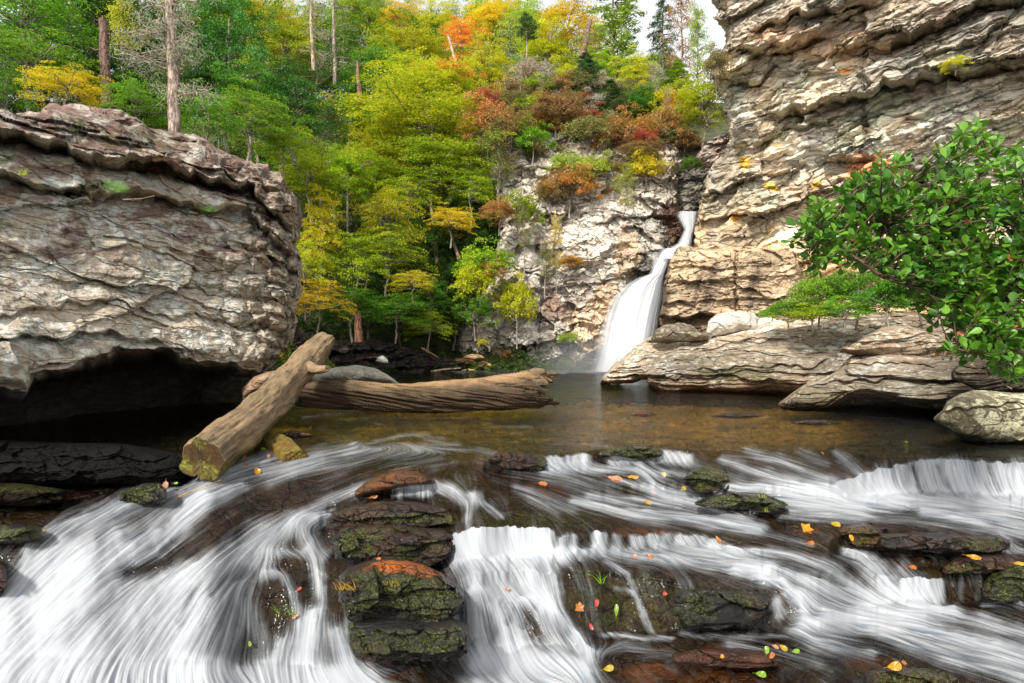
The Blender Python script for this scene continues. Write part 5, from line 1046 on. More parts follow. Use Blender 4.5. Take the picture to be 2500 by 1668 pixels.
T_ = [
 # far left, above the great boulder
 (60, 40, 150, 90, 21, 'G', 'near0', 'bright green tree with layered boughs in the top left corner'), (70, 150, 140, 70, 19, 'G', 'near1', 'green tree with drooping boughs just under the top left corner'),
 (10, 235, 70, 70, 17.5, 'g', 'near0', 'green sapling at the left edge just above the great boulder'), (165, 215, 88, 48, 17, 'y', 'near1', 'rounded yellow bush growing right behind the top of the great boulder', 'shrub'),
 (250, 60, 120, 130, 30, 'dg', 'big0', 'dark green tree between the top left corner and the bare grey trunk'), (235, 180, 90, 80, 24, 'dg', 'big1', 'dark rhododendron mass behind the yellow bush'),
 (300, 75, 60, 80, 26, 'y', 'sparse0', 'thin yellowing tree left of the bare grey trunk'), (330, 255, 75, 55, 19.5, 'G', 'near0', 'small bright green sapling at the left of the bare grey trunk'),
 (470, 110, 95, 120, 36, 'yG', 'tall0', 'tall light green tree directly right of the bare grey trunk'), (380, 110, 90, 110, 38, 'g', 'big2', 'green tree behind the branches of the bare grey trunk'),
 (560, 160, 120, 190, 28, 'bg', 'soft0', 'tall dark blue green pine right of the bare grey trunk'), (720, 250, 110, 100, 29, 'bg', 'soft0', 'broad blue green pine bough mass over the right end of the great boulder'),
 (500, 290, 90, 60, 21, 'G', 'near1', 'green maple sapling beside the foot of the bare grey trunk'), (610, 300, 110, 70, 22.5, 'G', 'near0', 'green maple sapling in front of the dark pine trunk'), (690, 360, 80, 50, 24, 'yG', 'near1', 'yellow green sapling above the right shoulder of the great boulder'),
 (640, 60, 90, 70, 52, 'yo', 'big3', 'orange yellow tree crown at the top, above the dark pine'), (560, 20, 90, 60, 50, 'yG', 'big0', 'pale green tree crown at the top edge above the dark pine'),
 (700, 120, 80, 90, 50, 'yG', 'tall1', 'light green tree behind the right side of the dark pine'), (770, 100, 60, 130, 52, 'li', 'sparse1', 'grey lichened thin tree at the top, left of the broken snag'), (830, 140, 70, 120, 54, 'g', 'tall2', 'mid green tall tree behind the broken snag'),
 (880, 60, 80, 90, 62, 'yG', 'big1', 'light green crown near the skyline left of the orange tree'), (985, 55, 65, 50, 68, 'yo', 'big2', 'orange yellow crown touching the sky left of centre'), (1065, 70, 60, 60, 66, 'y', 'big3', 'yellow crown just right of the orange yellow one on the skyline'),
 (1130, 110, 50, 80, 60, 'o', 'tall0', 'orange maple tree on the upper slope near the top centre'), (1205, 60, 80, 60, 65, 'yo', 'big0', 'yellow and orange crown on the skyline right of the orange maple'), (1180, 170, 65, 70, 52, 'y', 'tall1', 'bright yellow tree above the left end of the pale cliff'),
 (1010, 130, 95, 60, 57, 'yg', 'big1', 'yellow green crown below the orange yellow skyline crown'), (920, 180, 80, 80, 52, 'g', 'big2', 'green crown right of the broken snag'), (1290, 60, 50, 60, 62, 'lg', 'tall2', 'pale grey green tree on the skyline right of centre'),
 (1040, 215, 120, 60, 47, 'yg', 'big3', 'top crown of the cluster of big yellow green trees in the centre'), (1100, 178, 60, 22, 48, 'o', 'bush0', 'strip of orange leaves along the top of the big yellow green tree'),
 (1030, 310, 180, 100, 43, 'yg', 'big0', 'largest yellow green tree in the middle of the forest'), (1060, 420, 165, 90, 41, 'yG', 'big1', 'lower yellow green tree directly under the largest one'), (930, 400, 90, 90, 42, 'yg', 'big2', 'yellow green tree at the lower left of the largest one'),
 (800, 320, 70, 80, 42, 'og', 'sparse0', 'olive grey thin tree below the broken snag'), (850, 290, 55, 60, 46, 'g', 'tall0', 'green tree between the broken snag and the largest yellow green tree'), (760, 430, 80, 70, 35, 'yG', 'tall1', 'green yellow tree touching the right shoulder of the great boulder'),
 (850, 430, 70, 80, 39, 'yG', 'big3', 'small yellow green tree left of the dark hollow in the forest'), (780, 560, 50, 110, 31, 'y', 'tall2', 'slender yellow tree beside the right edge of the great boulder'), (745, 660, 55, 70, 29.5, 'y', 'near0', 'yellow bush leaning against the right edge of the great boulder', 'shrub'),
 (945, 540, 85, 75, 33, 'yg', 'near1', 'bright layered yellow green tree in front of the dark hollow'), (940, 620, 95, 60, 32.5, 'yG', 'near0', 'lower boughs of green yellow leaves under the bright layered tree'), (1010, 690, 60, 30, 31.5, 'yo', 'near1', 'small orange yellow bough low in the centre left forest', 'shrub'),
 (870, 650, 80, 70, 32, 'yG', 'near0', 'green bush between the yellow bush and the bright layered tree', 'shrub'), (860, 750, 90, 50, 31, 'g', 'near1', 'green bush overhanging the middle of the dark rock bank', 'shrub'), (775, 740, 80, 50, 29.5, 'yo', 'near0', 'golden bush at the left end above the dark rock bank', 'shrub'),
 (965, 760, 80, 45, 32, 'G', 'near1', 'bright green bush above the right part of the dark rock bank', 'shrub'), (1045, 800, 60, 35, 33, 'yG', 'near0', 'green bush at the right end of the dark rock bank', 'shrub'), (1050, 730, 60, 50, 34, 'g', 'near1', 'mid green bush left of the foot of the pale cliff', 'shrub'),
 (1060, 600, 110, 100, 40, 'dg', 'big1', 'dark green tree in the shady hollow of the forest'), (1150, 560, 80, 110, 41, 'dg', 'big2', 'dark green tree against the left edge of the pale cliff'), (1110, 690, 60, 60, 36, 'dg', 'bush0', 'dark rhododendron at the left foot of the pale cliff', 'shrub'),
 (1100, 545, 70, 35, 37, 'yo', 'near0', 'amber bough hanging into the dark hollow', 'shrub'), (1000, 480, 80, 50, 38, 'yG', 'near1', 'green bough at the upper edge of the dark hollow'),
 # on the pale cliff face
 (1185, 640, 64, 51.2, 34.2, 'yG', 'bush1', 'green bush at mid height on the left edge of the pale cliff', 'shrub'), (1165, 690, 53.76, 64, 34.0, 'yg', 'bush2', 'bright yellow green bush on the left edge of the pale cliff', 'shrub'), (1160, 762, 46.08, 48.64, 33.8, 'g', 'bush3', 'round green bush low on the left edge of the pale cliff', 'shrub'),
 (1262, 740, 40.96, 76.8, 34.2, 'yg', 'bush0', 'yellow green bush growing low on the pale cliff slab', 'shrub'), (1205, 660, 33.28, 35.84, 33.9, 'ro', 'bush1', 'rusty orange bush on the left edge of the pale cliff', 'shrub'), (1218, 520, 43.52, 38.4, 35.5, 'ro', 'bush2', 'orange bush at the upper left edge of the pale cliff', 'shrub'),
 (1265, 510, 53.76, 43.52, 36, 'yG', 'bush3', 'green bush at the upper left of the pale cliff', 'shrub'), (1150, 470, 64, 51.2, 38.5, 'yG', 'near0', 'yellow green bough touching the left edge of the pale cliff', 'shrub'),
 (1390, 455, 74.24, 53.76, 37.5, 'ro', 'bush0', 'big orange bush hanging over the middle of the pale cliff', 'shrub'), (1345, 465, 38.4, 46.08, 37.3, 'rust', 'bush1', 'rust brown bush left of the big orange one', 'shrub'), (1445, 420, 58.88, 51.2, 37.6, 'lg', 'bush2', 'fresh green sapling above the big orange bush', 'shrub'), (1380, 400, 38.4, 28.16, 38.2, 'lg', 'bush3', 'small pale green sapling on a ledge of the pale cliff', 'shrub'),
 (1530, 460, 33.28, 64, 37, 'yG', 'sparse0', 'thin yellow green plant trailing down the right half of the pale cliff', 'shrub'), (1575, 410, 51.2, 43.52, 38.0, 'yo', 'bush0', 'yellow orange bush at the top right of the pale cliff face', 'shrub'), (1500, 412, 38.4, 17.92, 38.0, 'rust', 'bush1', 'low brown bush on a ledge right of the green sapling', 'shrub'),
 (1358, 600, 28.16, 76.8, 35.0, 'yo', 'sparse1', 'straggly golden plant on the red brown streak of the pale cliff', 'shrub'), (1330, 640, 28.16, 51.2, 34.8, 'og', 'sparse0', 'sparse olive plant beside the golden straggly one', 'shrub'), (1395, 640, 30.72, 20.48, 34.6, 'ro', 'bush2', 'tiny orange tuft in the centre of the pale cliff', 'shrub'),
 (1392, 826, 28.16, 17.92, 33.2, 'yG', 'bush3', 'tiny green tuft low on the pale cliff near the waterfall foot', 'shrub'), (1178, 836, 12.8, 12.8, 33.4, 'y', 'bush0', 'tiny yellow tuft at the left foot of the pale cliff', 'shrub'), (1280, 560, 28.16, 64, 35, 'og', 'sparse0', 'grey green tuft high on the left slab of the pale cliff', 'shrub'),
 # on top of the pale cliff
 (1215, 380, 64, 76.8, 38.8, 'og', 'sparse0', 'grey brown thicket at the upper left corner of the pale cliff', 'shrub'), (1190, 300, 57.6, 70.4, 40.5, 'ro', 'bush1', 'reddish bush at the left shoulder of the cliff top', 'shrub'), (1180, 250, 35.84, 43.52, 42, 'r', 'bush2', 'dark red bush above the left shoulder of the cliff top', 'shrub'),
 (1250, 330, 64, 64, 39.4, 'rust', 'bush3', 'rust brown bush on the cliff top, left of the fresh green one', 'shrub'), (1300, 340, 46.08, 43.52, 39.0, 'G', 'bush0', 'fresh green bush among the rusty ones on the cliff top', 'shrub'), (1360, 275, 70.4, 57.6, 40.6, 'rust', 'bush1', 'broad rust red bush in the middle of the cliff top', 'shrub'),
 (1340, 215, 57.6, 57.6, 43, 'li', 'sparse1', 'grey lichen covered bush above the broad rust red bush', 'shrub'), (1290, 190, 89.6, 40.96, 45, 'li', 'sparse0', 'silvery lichen draped tree left of the cliff top'), (1270, 260, 64, 51.2, 42, 'og', 'sparse1', 'olive thicket left of the broad rust red bush', 'shrub'),
 (1430, 330, 64, 51.2, 39.2, 'og', 'bush2', 'olive brown bush at the front of the cliff top', 'shrub'), (1480, 345, 51.2, 43.52, 39.0, 'rust', 'bush3', 'rusty bush at the front of the cliff top, left of the scarlet one', 'shrub'), (1440, 290, 38.4, 38.4, 40.4, 'r', 'bush0', 'crimson bush in the middle of the cliff top', 'shrub'),
 (1530, 320, 58.88, 51.2, 39.6, 'ro', 'bush1', 'orange red bush left of the scarlet one on the cliff top', 'shrub'), (1578, 342, 33.28, 28.16, 38.6, 'r', 'bush2', 'scarlet bush at the right front edge of the cliff top', 'shrub'), (1615, 310, 51.2, 64, 40.4, 'ro', 'bush3', 'orange bush at the right end of the cliff top', 'shrub'),
 (1650, 262, 33.28, 43.52, 42, 'o', 'bush0', 'bright orange bush near the notch above the waterfall', 'shrub'), (1427, 240, 20.48, 20.48, 41.5, 'r', 'bush1', 'small pinkish red bush beside the dead tree on the cliff top', 'shrub'), (1560, 375, 56.32, 30.72, 38.4, 'rust', 'bush2', 'rust coloured bush just above the yellow orange one', 'shrub'),
 (1490, 255, 76.8, 57.6, 42, 'dc', 'hem0', 'dark flat boughed conifer in the middle of the cliff top'), (1430, 190, 76.8, 57.6, 44, 'dc', 'hem0', 'dark ragged conifer behind the crimson bush'), (1560, 262, 40.96, 30.72, 41.6, 'bg', 'bush3', 'little blue green pine on the cliff top', 'shrub'), (1380, 200, 51.2, 51.2, 45, 'yg', 'bush0', 'yellow green bush behind the grey lichened one', 'shrub'),
 (1545, 200, 53.76, 76.8, 46, 'y', 'tall0', 'bright yellow tree behind the cliff top'), (1600, 215, 51.2, 64, 45, 'li', 'sparse1', 'grey thin tree behind the right end of the cliff top'), (1630, 280, 25.6, 76.8, 41.5, 'li', 'bare0', 'silvery bare tree standing at the right end of the cliff top'), (1495, 330, 46.08, 64, 40.2, 'li', 'bare0', 'silvery twisted bare tree on the front edge of the cliff top'),
 (1285, 100, 64, 64, 50, 'dc', 'flat0', 'flat topped dark pine standing alone right of the yellow tree'), (1385, 70, 76.8, 96, 55, 'yo', 'tall1', 'orange yellow tall tree right of the flat topped pine'), (1500, 60, 121.6, 140.8, 51, 'lg', 'pine1', 'large light green pine on the skyline at the top'), (1620, 90, 57.6, 128, 52, 'dc', 'hem0', 'grey green conifer on the skyline right of the large pine'),
 (1440, 130, 51.2, 76.8, 50, 'yo', 'sparse1', 'leaning half bare tree with golden leaves left of the large pine'), (1665, 80, 57.6, 121.6, 48, 'ro', 'sparse1', 'nearly leafless reddish tree against the white sky'), (1705, 120, 43.52, 102.4, 46, 'lg', 'sparse0', 'thin pale green tree against the white sky beside the tall cliff'), (1655, 200, 64, 51.2, 46, 'yG', 'hem0', 'low green conifer under the nearly leafless tree'),
 (1715, 255, 79.36, 79.36, 40.5, 'yg', 'big2', 'yellow green tree filling the notch beside the tall cliff'), (1690, 400, 25.6, 20.48, 39, 'g', 'bush1', 'small dark green tuft inside the notch above the waterfall', 'shrub'), (1450, 190, 51.2, 76.8, 47, 'yG', 'tall2', 'green yellow tree behind the dark ragged conifer'), (1340, 140, 76.8, 76.8, 54, 'yg', 'big3', 'yellow crown between the flat topped pine and the golden leaning tree'),
 (1750, 165, 30.72, 57.6, 30.0, 'og', 'bush2', 'olive and rust bush clinging to the left edge of the tall cliff', 'shrub'), (2332, 155, 25.6, 20.48, 25.3, 'y', 'bush3', 'small yellow tuft growing on the tall cliff', 'shrub'), (1245, 130, 76.8, 89.6, 56, 'lg', 'sparse1', 'pale half bare tree left of the flat topped pine'),
 # low bushes behind the long slab
 (1925, 757, 52, 34, 19.5, 'G', 'bush1', 'low bright green bush at the left end behind the long slab', 'shrub'), (2000, 725, 66, 60, 19, 'G', 'bush2', 'green bush behind the middle of the long slab', 'shrub'), (2090, 708, 76, 68, 18.5, 'g', 'bush3', 'leafy green bush behind the right part of the long slab', 'shrub'), (1985, 768, 66, 28, 18.4, 'yG', 'bush0', 'lowest yellowish green bush along the back edge of the long slab', 'shrub'),
 (2170, 725, 74, 56, 17.5, 'g', 'bush0', 'shaded green bush between the long slab and the big leafed shrub', 'shrub'), (2060, 758, 66, 32, 17.8, 'G', 'bush1', 'small green bush touching the back edge of the long slab', 'shrub'), (2250, 700, 80, 70, 17.0, 'dg', 'bush2', 'dark bush hidden behind the big leafed shrub', 'shrub'), (1885, 765, 30, 14, 20.5, 'G', 'bush3', 'small green tuft right beside the little pale rocks', 'shrub'),
]
for q in T_:
    q = list(q); cat = q[8] if len(q) > 8 else 'tree'; plant(*q[:8], cat=cat)
# forest that fills the slope between the ones told apart above
rr = random.Random(5); cnt = 0
for d, x0, x1, step, yc, hh in ((76, 480, 1330, 85, 70, 75), (66, 300, 1300, 90, 130, 90), (56, 300, 1280, 95, 230, 100), (48, 620, 1180, 90, 330, 100), (44, 660, 1180, 85, 450, 90), (38.5, 700, 1130, 80, 620, 80), (35.5, 760, 1120, 75, 740, 60), (64, 1330, 1660, 80, 170, 70), (50, 1200, 1640, 75, 255, 60),
                               (36, 60, 600, 110, 80, 130), (27, 20, 620, 110, 230, 90), (26, -120, 60, 90, 120, 130)):
    x = x0 + rr.uniform(0, step)
    while x < x1:
        c = rr.choice(['yg', 'yG', 'g', 'yg', 'y', 'yG', 'G'] if d > 40 else ['g', 'dg', 'dg', 'dg'] if x > 350 else ['dg'])
        p = rr.choice(['big0', 'big1', 'big2', 'big3', 'tall0', 'tall1'])
        o = plant(x, yc + rr.uniform(-25, 25), step * .75, hh * rr.uniform(.8, 1.2), d * rr.uniform(.98, 1.02), c, p, 'mixed green and yellow forest tree packed among the others on the slope behind the pool', 'tree', 'packed forest trees on the slope')
        o.name = 'forest_tree'; x += step * rr.uniform(.8, 1.2)
for i, (x, y, w, h, d, c) in enumerate([(x, lerpx([(1180, 350), (1300, 290), (1430, 285), (1560, 315), (1660, 330)], x) + dy, 46, 34, 41 + k * 1.2, c) for k, dy in enumerate((18, -30, -75)) for x, c in zip(range(1190 + k * 17, 1680, 48), ['og', 'rust', 'yG', 'ro', 'og', 'li', 'og', 'g', 'y', 'og', 'rust', 'yG'])]):
    plant(x, y, w, h, d, c, ['bush0', 'bush1', 'bush2', 'bush3'][i % 4], 'scrubby rust and olive bush in the thicket covering the cliff top beside the waterfall', 'shrub', 'thicket bushes on the cliff top')
# undergrowth: countless leaves close to the ground of the slope
def scatter(n, xr, yr, h, size, colr, seed, keep=None, name='undergrowth'):
    r = np.random.default_rng(seed); X = r.uniform(*xr, n); Y = r.uniform(*yr, n)
    if keep is not None: m = keep(X, Y); X, Y = X[m], Y[m]
    Z = hz(X, Y) + .15 + h * np.abs(noise3(X * .9, Y * .9, X * 0, seed)) * 2 + r.uniform(0, .25, len(X))
    C = np.stack([X, Y, Z], -1); N_ = unit(np.array([0, -.3, .8]) + .5 * r.normal(size=C.shape)); sz = size * r.uniform(.6, 1.4, len(C)); V, Fc = leaves_geo(C, N_, sz, sz * .6, r)
    o = mesh_np(name, V, Fc, M_leaf, smooth=False, attrs={'lv': np.repeat(np.clip(.5 + .3 * noise3(X * .5, Y * .5, X * 0, seed + 1) * 2 + .15 * r.normal(size=len(X)), 0, 1), 4)}); o.color = (*colr, 1)
    return tag(o, kind='stuff')
scatter(110000, (-32, 8), (33, 62), .7, .2, (.05, .09, .016), 1601)
scatter(50000, (-26, -6.5), (18, 34), .5, .12, (.06, .10, .016), 1602, name='undergrowth')
scatter(26000, (-14, -3.2), (24, 36), .25, .12, (.45, .27, .02), 1603, lambda X, Y: np.abs(-X - 6.2 - .10 * (Y - 14) - 1.2) < 1.4, name='golden_ground_cover')

# ------------------------------------------------------------------ bare grey trunk and snags
def rb(L, T, r): return r * .10 * fbm(np.cos(T) * 2, np.sin(T) * 2, L * 1.5, 3, 5) * 2
def limbset(name, pts, r0, r1, mat, root, colr=(1, 1, 1), n=14, w=.04, seed=0):
    r = np.random.default_rng(seed); V, Fc = limb_geo([(p, a, b) for p, a, b in pts]); o = mesh_np(name, V, Fc, mat); o.color = (*colr, 1); return put(o, root)
def bare_tree(base, top, r0, r1, label, colr, nbr=16, blen=1.5, z0=.35, seed=0, tw=5, cat='tree', name='bare_tree', droop=-.05, moss=0):
    r = np.random.default_rng(seed); root = empty(name, base); tag(root, label, cat)
    P = wander(base, top, 26, r, .03); put(log_mesh('trunk', [P[i] for i in range(0, 26, 3)], list(np.linspace(r0, r1, 9)), 90, 24, rb, M_trunk, capdepth=.02, seed=seed, tint=lambda L, T, c, A: np.ones(L.shape + (3,)) * np.array(colr)), root)
    segs = []; C = []
    for i in range(nbr):
        f = r.uniform(z0, .98); s = P[int(f * 25)]; a = r.uniform(0, 2 * PI); L = blen * r.uniform(.5, 1.2); e = s + np.array([math.cos(a) * L, math.sin(a) * L * .6, L * r.uniform(droop - .25, droop + .35)])
        B = wander(s, e, 9, r, .22); segs.append((B, r0 * .16, .008))
        for k in range(tw):
            j = r.integers(2, 9); q = B[j] + r.normal(size=3) * np.array([.35, .3, .22]) * L; W = wander(B[j], q, 6, r, .3); segs.append((W, .012, .004)); C.append(W[r.integers(1, 6, 10)] + r.normal(size=(10, 3)) * .05 - np.array([0, 0, 1]) * r.uniform(0, .12, (10, 1)))
    if segs and nbr <= 4:
        for sg in segs:
            if sg[1] > .012: V, Fc = limb_geo([sg]); o = mesh_np('branch', V, Fc, M_bark); o.color = (*[c * 1.2 for c in colr], 1); put(o, root)
    elif segs:
        V, Fc = limb_geo(segs); o = mesh_np('branches', V, Fc, M_bark); o.color = (*[c * 1.2 for c in colr], 1); put(o, root)
    if moss:
        C = np.concatenate(C); C = np.repeat(C, moss, 0) + r.normal(size=(len(C) * moss, 3)) * .06; V, Fc = leaves_geo(C, unit(r.normal(size=C.shape) * np.array([1, 1, .3])), r.uniform(.04, .13, len(C)), .02, r)
        o = mesh_np('hanging_lichen', V, Fc, M_leaf, smooth=False, attrs={'lv': np.full(len(V), .5)}); o.color = (.36, .40, .26, 1); put(o, root)
    return root
t = NT('grey_bark'); cc = t.coord((1, 1, .25)); n1 = t.noise(cc, 14, 7, .7, .5); n2 = t.noise(t.coord(), 3, 5)
M_trunk = t.surf(t.n('BsdfPrincipled', {'Base Color': t.mix(1.0, t.mix(t.ramp(n1, .42, .58), t.mix(n2, (.44, .37, .31), (.30, .26, .22)), (.10, .075, .06)), t.attr('tint'), 'MULTIPLY'), 'Roughness': .9, 'Normal': t.n('Bump', {'Height': n1, 'Strength': 1.0, 'Distance': .03}).outputs[0]}))
bare_tree(at(426, 345, 17.5), at(418, -40, 17.8), .17, .13, 'bare grey trunk with lichen hung dead twigs rising behind the great boulder', (1.1, 1.0, .95), 34, 1.3, .25, 3, 7, moss=2)
bare_tree(at(262, 262, 20), at(250, 40, 21), .17, .12, 'dark reddish brown trunk in the shade right of the yellow bush', (.45, .30, .25), 4, .8, .5, 4, 2)
bare_tree(at(880, 255, 43), at(873, 146, 43), .20, .07, 'short broken reddish snag on the slope left of the big yellow green trees', (.95, .55, .42), 3, .8, .5, 5, 2, name='snag')
bare_tree(at(817, 210, 47), at(812, -20, 48), .15, .08, 'tall thin grey dead trunk left of the broken snag', (.9, .85, .8), 26, 1.8, .2, 6, 4, moss=1)
bare_tree(at(765, 175, 45), at(762, -20, 46), .14, .07, 'tall thin pale trunk above the right end of the dark pine', (1.2, 1.05, .95), 14, 1.3, .2, 7, 3)
bare_tree(at(1125, 200, 50), at(1092, 80, 50), .16, .08, 'pale slanting trunk in front of the orange maple', (1.5, 1.4, 1.2), 4, 1.2, .5, 8, 2)
bare_tree(at(1418, 165, 47), at(1442, 45, 48), .26, .16, 'leaning dark trunk on the skyline left of the large light green pine', (.6, .45, .4), 8, 1.6, .4, 9, 3)
bare_tree(at(1068, 645, 38), at(1050, 480, 38.5), .14, .08, 'slender grey trunk at the left of the dark hollow in the forest', (.8, .7, .55), 3, 1, .4, 10, 2)
bare_tree(at(1122, 635, 38), at(1090, 540, 38.5), .13, .07, 'slender leaning trunk at the right of the dark hollow in the forest', (.8, .7, .55), 3, 1, .4, 11, 2)
bare_tree(at(876, 836, 29.5), at(872, 760, 29.5), .22, .14, 'reddish broken stump standing on the dark rock bank', (.8, .45, .3), 4, .4, .3, 12, 1, name='stump', cat='stump')
# ------------------------------------------------------------------ big leafed shrub at the right
sh = empty('shrub', at(2500, 900, 6.9)); tag(sh, 'large shrub with big round glossy green leaves leaning in from the right edge', 'shrub')
LIMBS = [[(2700, 1010, 7.4), (2540, 930, 7.1), (2420, 800, 6.7), (2330, 720, 6.5), (2240, 640, 6.3), (2185, 580, 6.2), (2165, 530, 6.2)], [(2440, 820, 6.8), (2400, 650, 6.9), (2380, 520, 6.9), (2385, 420, 6.9), (2400, 330, 6.9)],
         [(2330, 720, 6.5), (2230, 700, 6.1), (2140, 680, 5.9), (2060, 630, 5.9), (1985, 590, 6.0)], [(2240, 640, 6.3), (2150, 550, 6.4), (2080, 490, 6.5), (2030, 430, 6.5)], [(2440, 820, 6.8), (2470, 700, 6.3), (2500, 600, 6.1), (2550, 500, 6.1)],
         [(2420, 800, 6.7), (2390, 800, 6.0), (2350, 830, 5.7), (2335, 855, 5.6)], [(2380, 520, 6.9), (2290, 460, 6.8), (2210, 430, 6.8), (2150, 395, 6.8)], [(2470, 700, 6.3), (2470, 560, 6.6), (2490, 440, 6.6), (2480, 380, 6.6)], [(2400, 650, 6.9), (2330, 560, 6.6), (2270, 500, 6.5), (2230, 440, 6.5)]]
r = np.random.default_rng(2001)
segs = []; LP = []
for i, l in enumerate(LIMBS):
    q = np.array([list(at(*p)) for p in l]); m = 18; t_ = np.linspace(0, len(q) - 1, m); q = np.stack([np.interp(t_, range(len(q)), q[:, k]) for k in range(3)], 1); q += np.cumsum(r.normal(size=q.shape), 0) * .012
    segs.append((q, .042 if i < 2 else .026, .008)); LP.append(q[3:])
LPc = np.concatenate(LP)
ELL = [(2110, 555, 150, 95, 90), (1995, 585, 62, 50, 26), (2060, 630, 90, 40, 20), (2240, 530, 190, 105, 150), (2400, 600, 150, 130, 160), (2400, 460, 110, 80, 60), (2385, 345, 55, 42, 16), (2300, 400, 40, 40, 6), (2460, 730, 110, 130, 130), (2350, 740, 110, 80, 80), (2300, 690, 120, 70, 60), (2350, 845, 46, 32, 14), (2420, 830, 90, 50, 70), (2480, 880, 60, 40, 40), (2250, 650, 120, 60, 40), (2175, 395, 40, 22, 6), (2480, 400, 40, 50, 12), (2170, 460, 90, 40, 26), (2560, 600, 60, 200, 40), (2450, 790, 90, 40, 22)]
CC = []
for cx, cy, ex, ey, n in ELL:
    a = r.uniform(0, 2 * PI, n); q = np.sqrt(r.uniform(0, 1, n)); CC.append(P3(cx + ex * q * np.cos(a), cy + ey * q * np.sin(a), r.uniform(5.6, 7.3, n)))
CC = np.concatenate(CC)
lt = np.array([[0, 0, 0], [.36, .19, .03], [.36, 0, -.03], [.36, -.19, .03], [.68, .32, .05], [.70, 0, -.04], [.68, -.32, .05], [.93, .21, .03], [1.0, 0, -.02], [.93, -.21, .03]])
lfq = np.array([[0, 1, 2, 2], [0, 2, 3, 3], [1, 4, 5, 2], [2, 5, 6, 3], [4, 7, 8, 5], [5, 8, 9, 6]])
VV, lvv = [], []; hubs = []
for c in CC:
    j = np.argmin(((LPc - c) ** 2).sum(1)); s = LPc[j]
    W = wander(s, c, 7, r, .10); segs.append((W, .009, .004))
    dr = unit(c - s + np.array([0, 0, .25])); nlf = r.integers(7, 13); clv = r.uniform(-.3, .3)
    for k in range(nlf):
        w = W[-1 - min(4, k // 3)] if k > 3 else c
        a = r.uniform(0, 2 * PI); e1 = unit(np.cross(dr, r.normal(size=3))); ax = unit(dr * r.uniform(.1, .9) + e1 * r.uniform(.5, 1) + np.array([0, 0, .12]))
        up = unit(np.array([0, -.30, 1.0]) + .45 * r.normal(size=3)); sd = unit(np.cross(up, ax)); nn = np.cross(ax, sd)
        L = r.uniform(.06, .125); q = w + ax * .015
        VV.append(q + L * (lt[:, :1] * ax + lt[:, 1:2] * sd * r.uniform(.85, 1.1) + (lt[:, 2:] - .10 * lt[:, :1] ** 2) * nn)); lvv.append(np.clip(.5 + clv + .22 * r.normal(), 0, 1) if r.random() > .012 else 2.2)
n = len(VV); Vq = np.concatenate(VV); FF = (lfq[None] + (np.arange(n) * 10)[:, None, None]).reshape(-1, 4)
def mesh_poly(name, V, faces, mat, attrs=None, smooth=True):
    me = bpy.data.meshes.new(name); me.from_pydata([tuple(v) for v in V], [], faces)
    if smooth: me.polygons.foreach_set('use_smooth', [True] * len(me.polygons))
    for k, v in (attrs or {}).items(): a = me.attributes.new(k, 'FLOAT', 'POINT'); a.data.foreach_set('value', np.asarray(v, np.float32))
    me.materials.append(mat); return link(bpy.data.objects.new(name, me))
M_big = leaf_mat('glossy_leaf', .38, .38, .05, .75, spec=.45)
lvf = np.repeat(np.array(lvv), 10)
t = NT('glossy_leaf'); lv = t.attr('lv', 'Fac')
bc = t.mix(t.ramp(lv, 0, 1.0), (.03, .115, .010), (.155, .33, .025)); bc = t.mix(t.ramp(lv, 1.2, 1.6), bc, (.40, .12, .05))
M_big = t.surf(t.n('MixShader', {0: .35, 1: t.n('BsdfPrincipled', {'Base Color': bc, 'Roughness': .38, 'Specular IOR Level': .45}), 2: t.n('BsdfTranslucent', {'Color': bc})}))
o = mesh_poly('foliage', Vq, [tuple(int(x) for x in (f if f[2] != f[3] else f[:3])) for f in FF], M_big, {'lv': lvf}); put(o, sh)
TV, TF = limb_geo(segs); o = mesh_np('branches', TV, TF, M_bark); o.color = (.42, .30, .22, 1); put(o, sh)

# ------------------------------------------------------------------ fallen leaves on the cascade
def ldepth(x, y):
    d = depth_at(x, y)
    for x0, x1, y0, y1, rd in WR:
        if x0 + 6 < x < x1 - 6 and y0 < y < y1: d = min(d, rd)
    return d - .035
t = NT('fallen_leaf'); oc = t.n('ObjectInfo').outputs['Color']; n_ = t.noise(t.coord(), 30, 4)
bc = t.mix(t.math('MULTIPLY', t.ramp(n_, .55, .7), .5), oc, (.25, .10, .03))
M_fl = t.surf(t.n('MixShader', {0: .25, 1: t.n('BsdfPrincipled', {'Base Color': bc, 'Roughness': .35}), 2: t.n('BsdfTranslucent', {'Color': bc})}))
def leaf_outline(kind):
    if kind == 'maple':
        P = []
        for i in range(5):
            a = -2.1 + i * 1.05; P += [(.5 * math.cos(a), .42 * math.sin(a)), (.33 * math.cos(a + .52), .30 * math.sin(a + .52))]
        return [(x + .5, y) for x, y in P]
    w = {'oval': .27, 'round': .40, 'long': .17}[kind]
    return [(.5 + .5 * math.cos(a), w * math.sin(a) * (1 + .35 * math.cos(a))) for a in np.linspace(0, 2 * PI, 15)[:-1]]
LC = {'y': (.40, .27, .015), 'o': (.36, .12, .018), 'p': (.42, .20, .11), 'r': (.38, .05, .03), 'g': (.17, .30, .02), 'c': (.52, .38, .18), 'yo': (.52, .24, .015)}
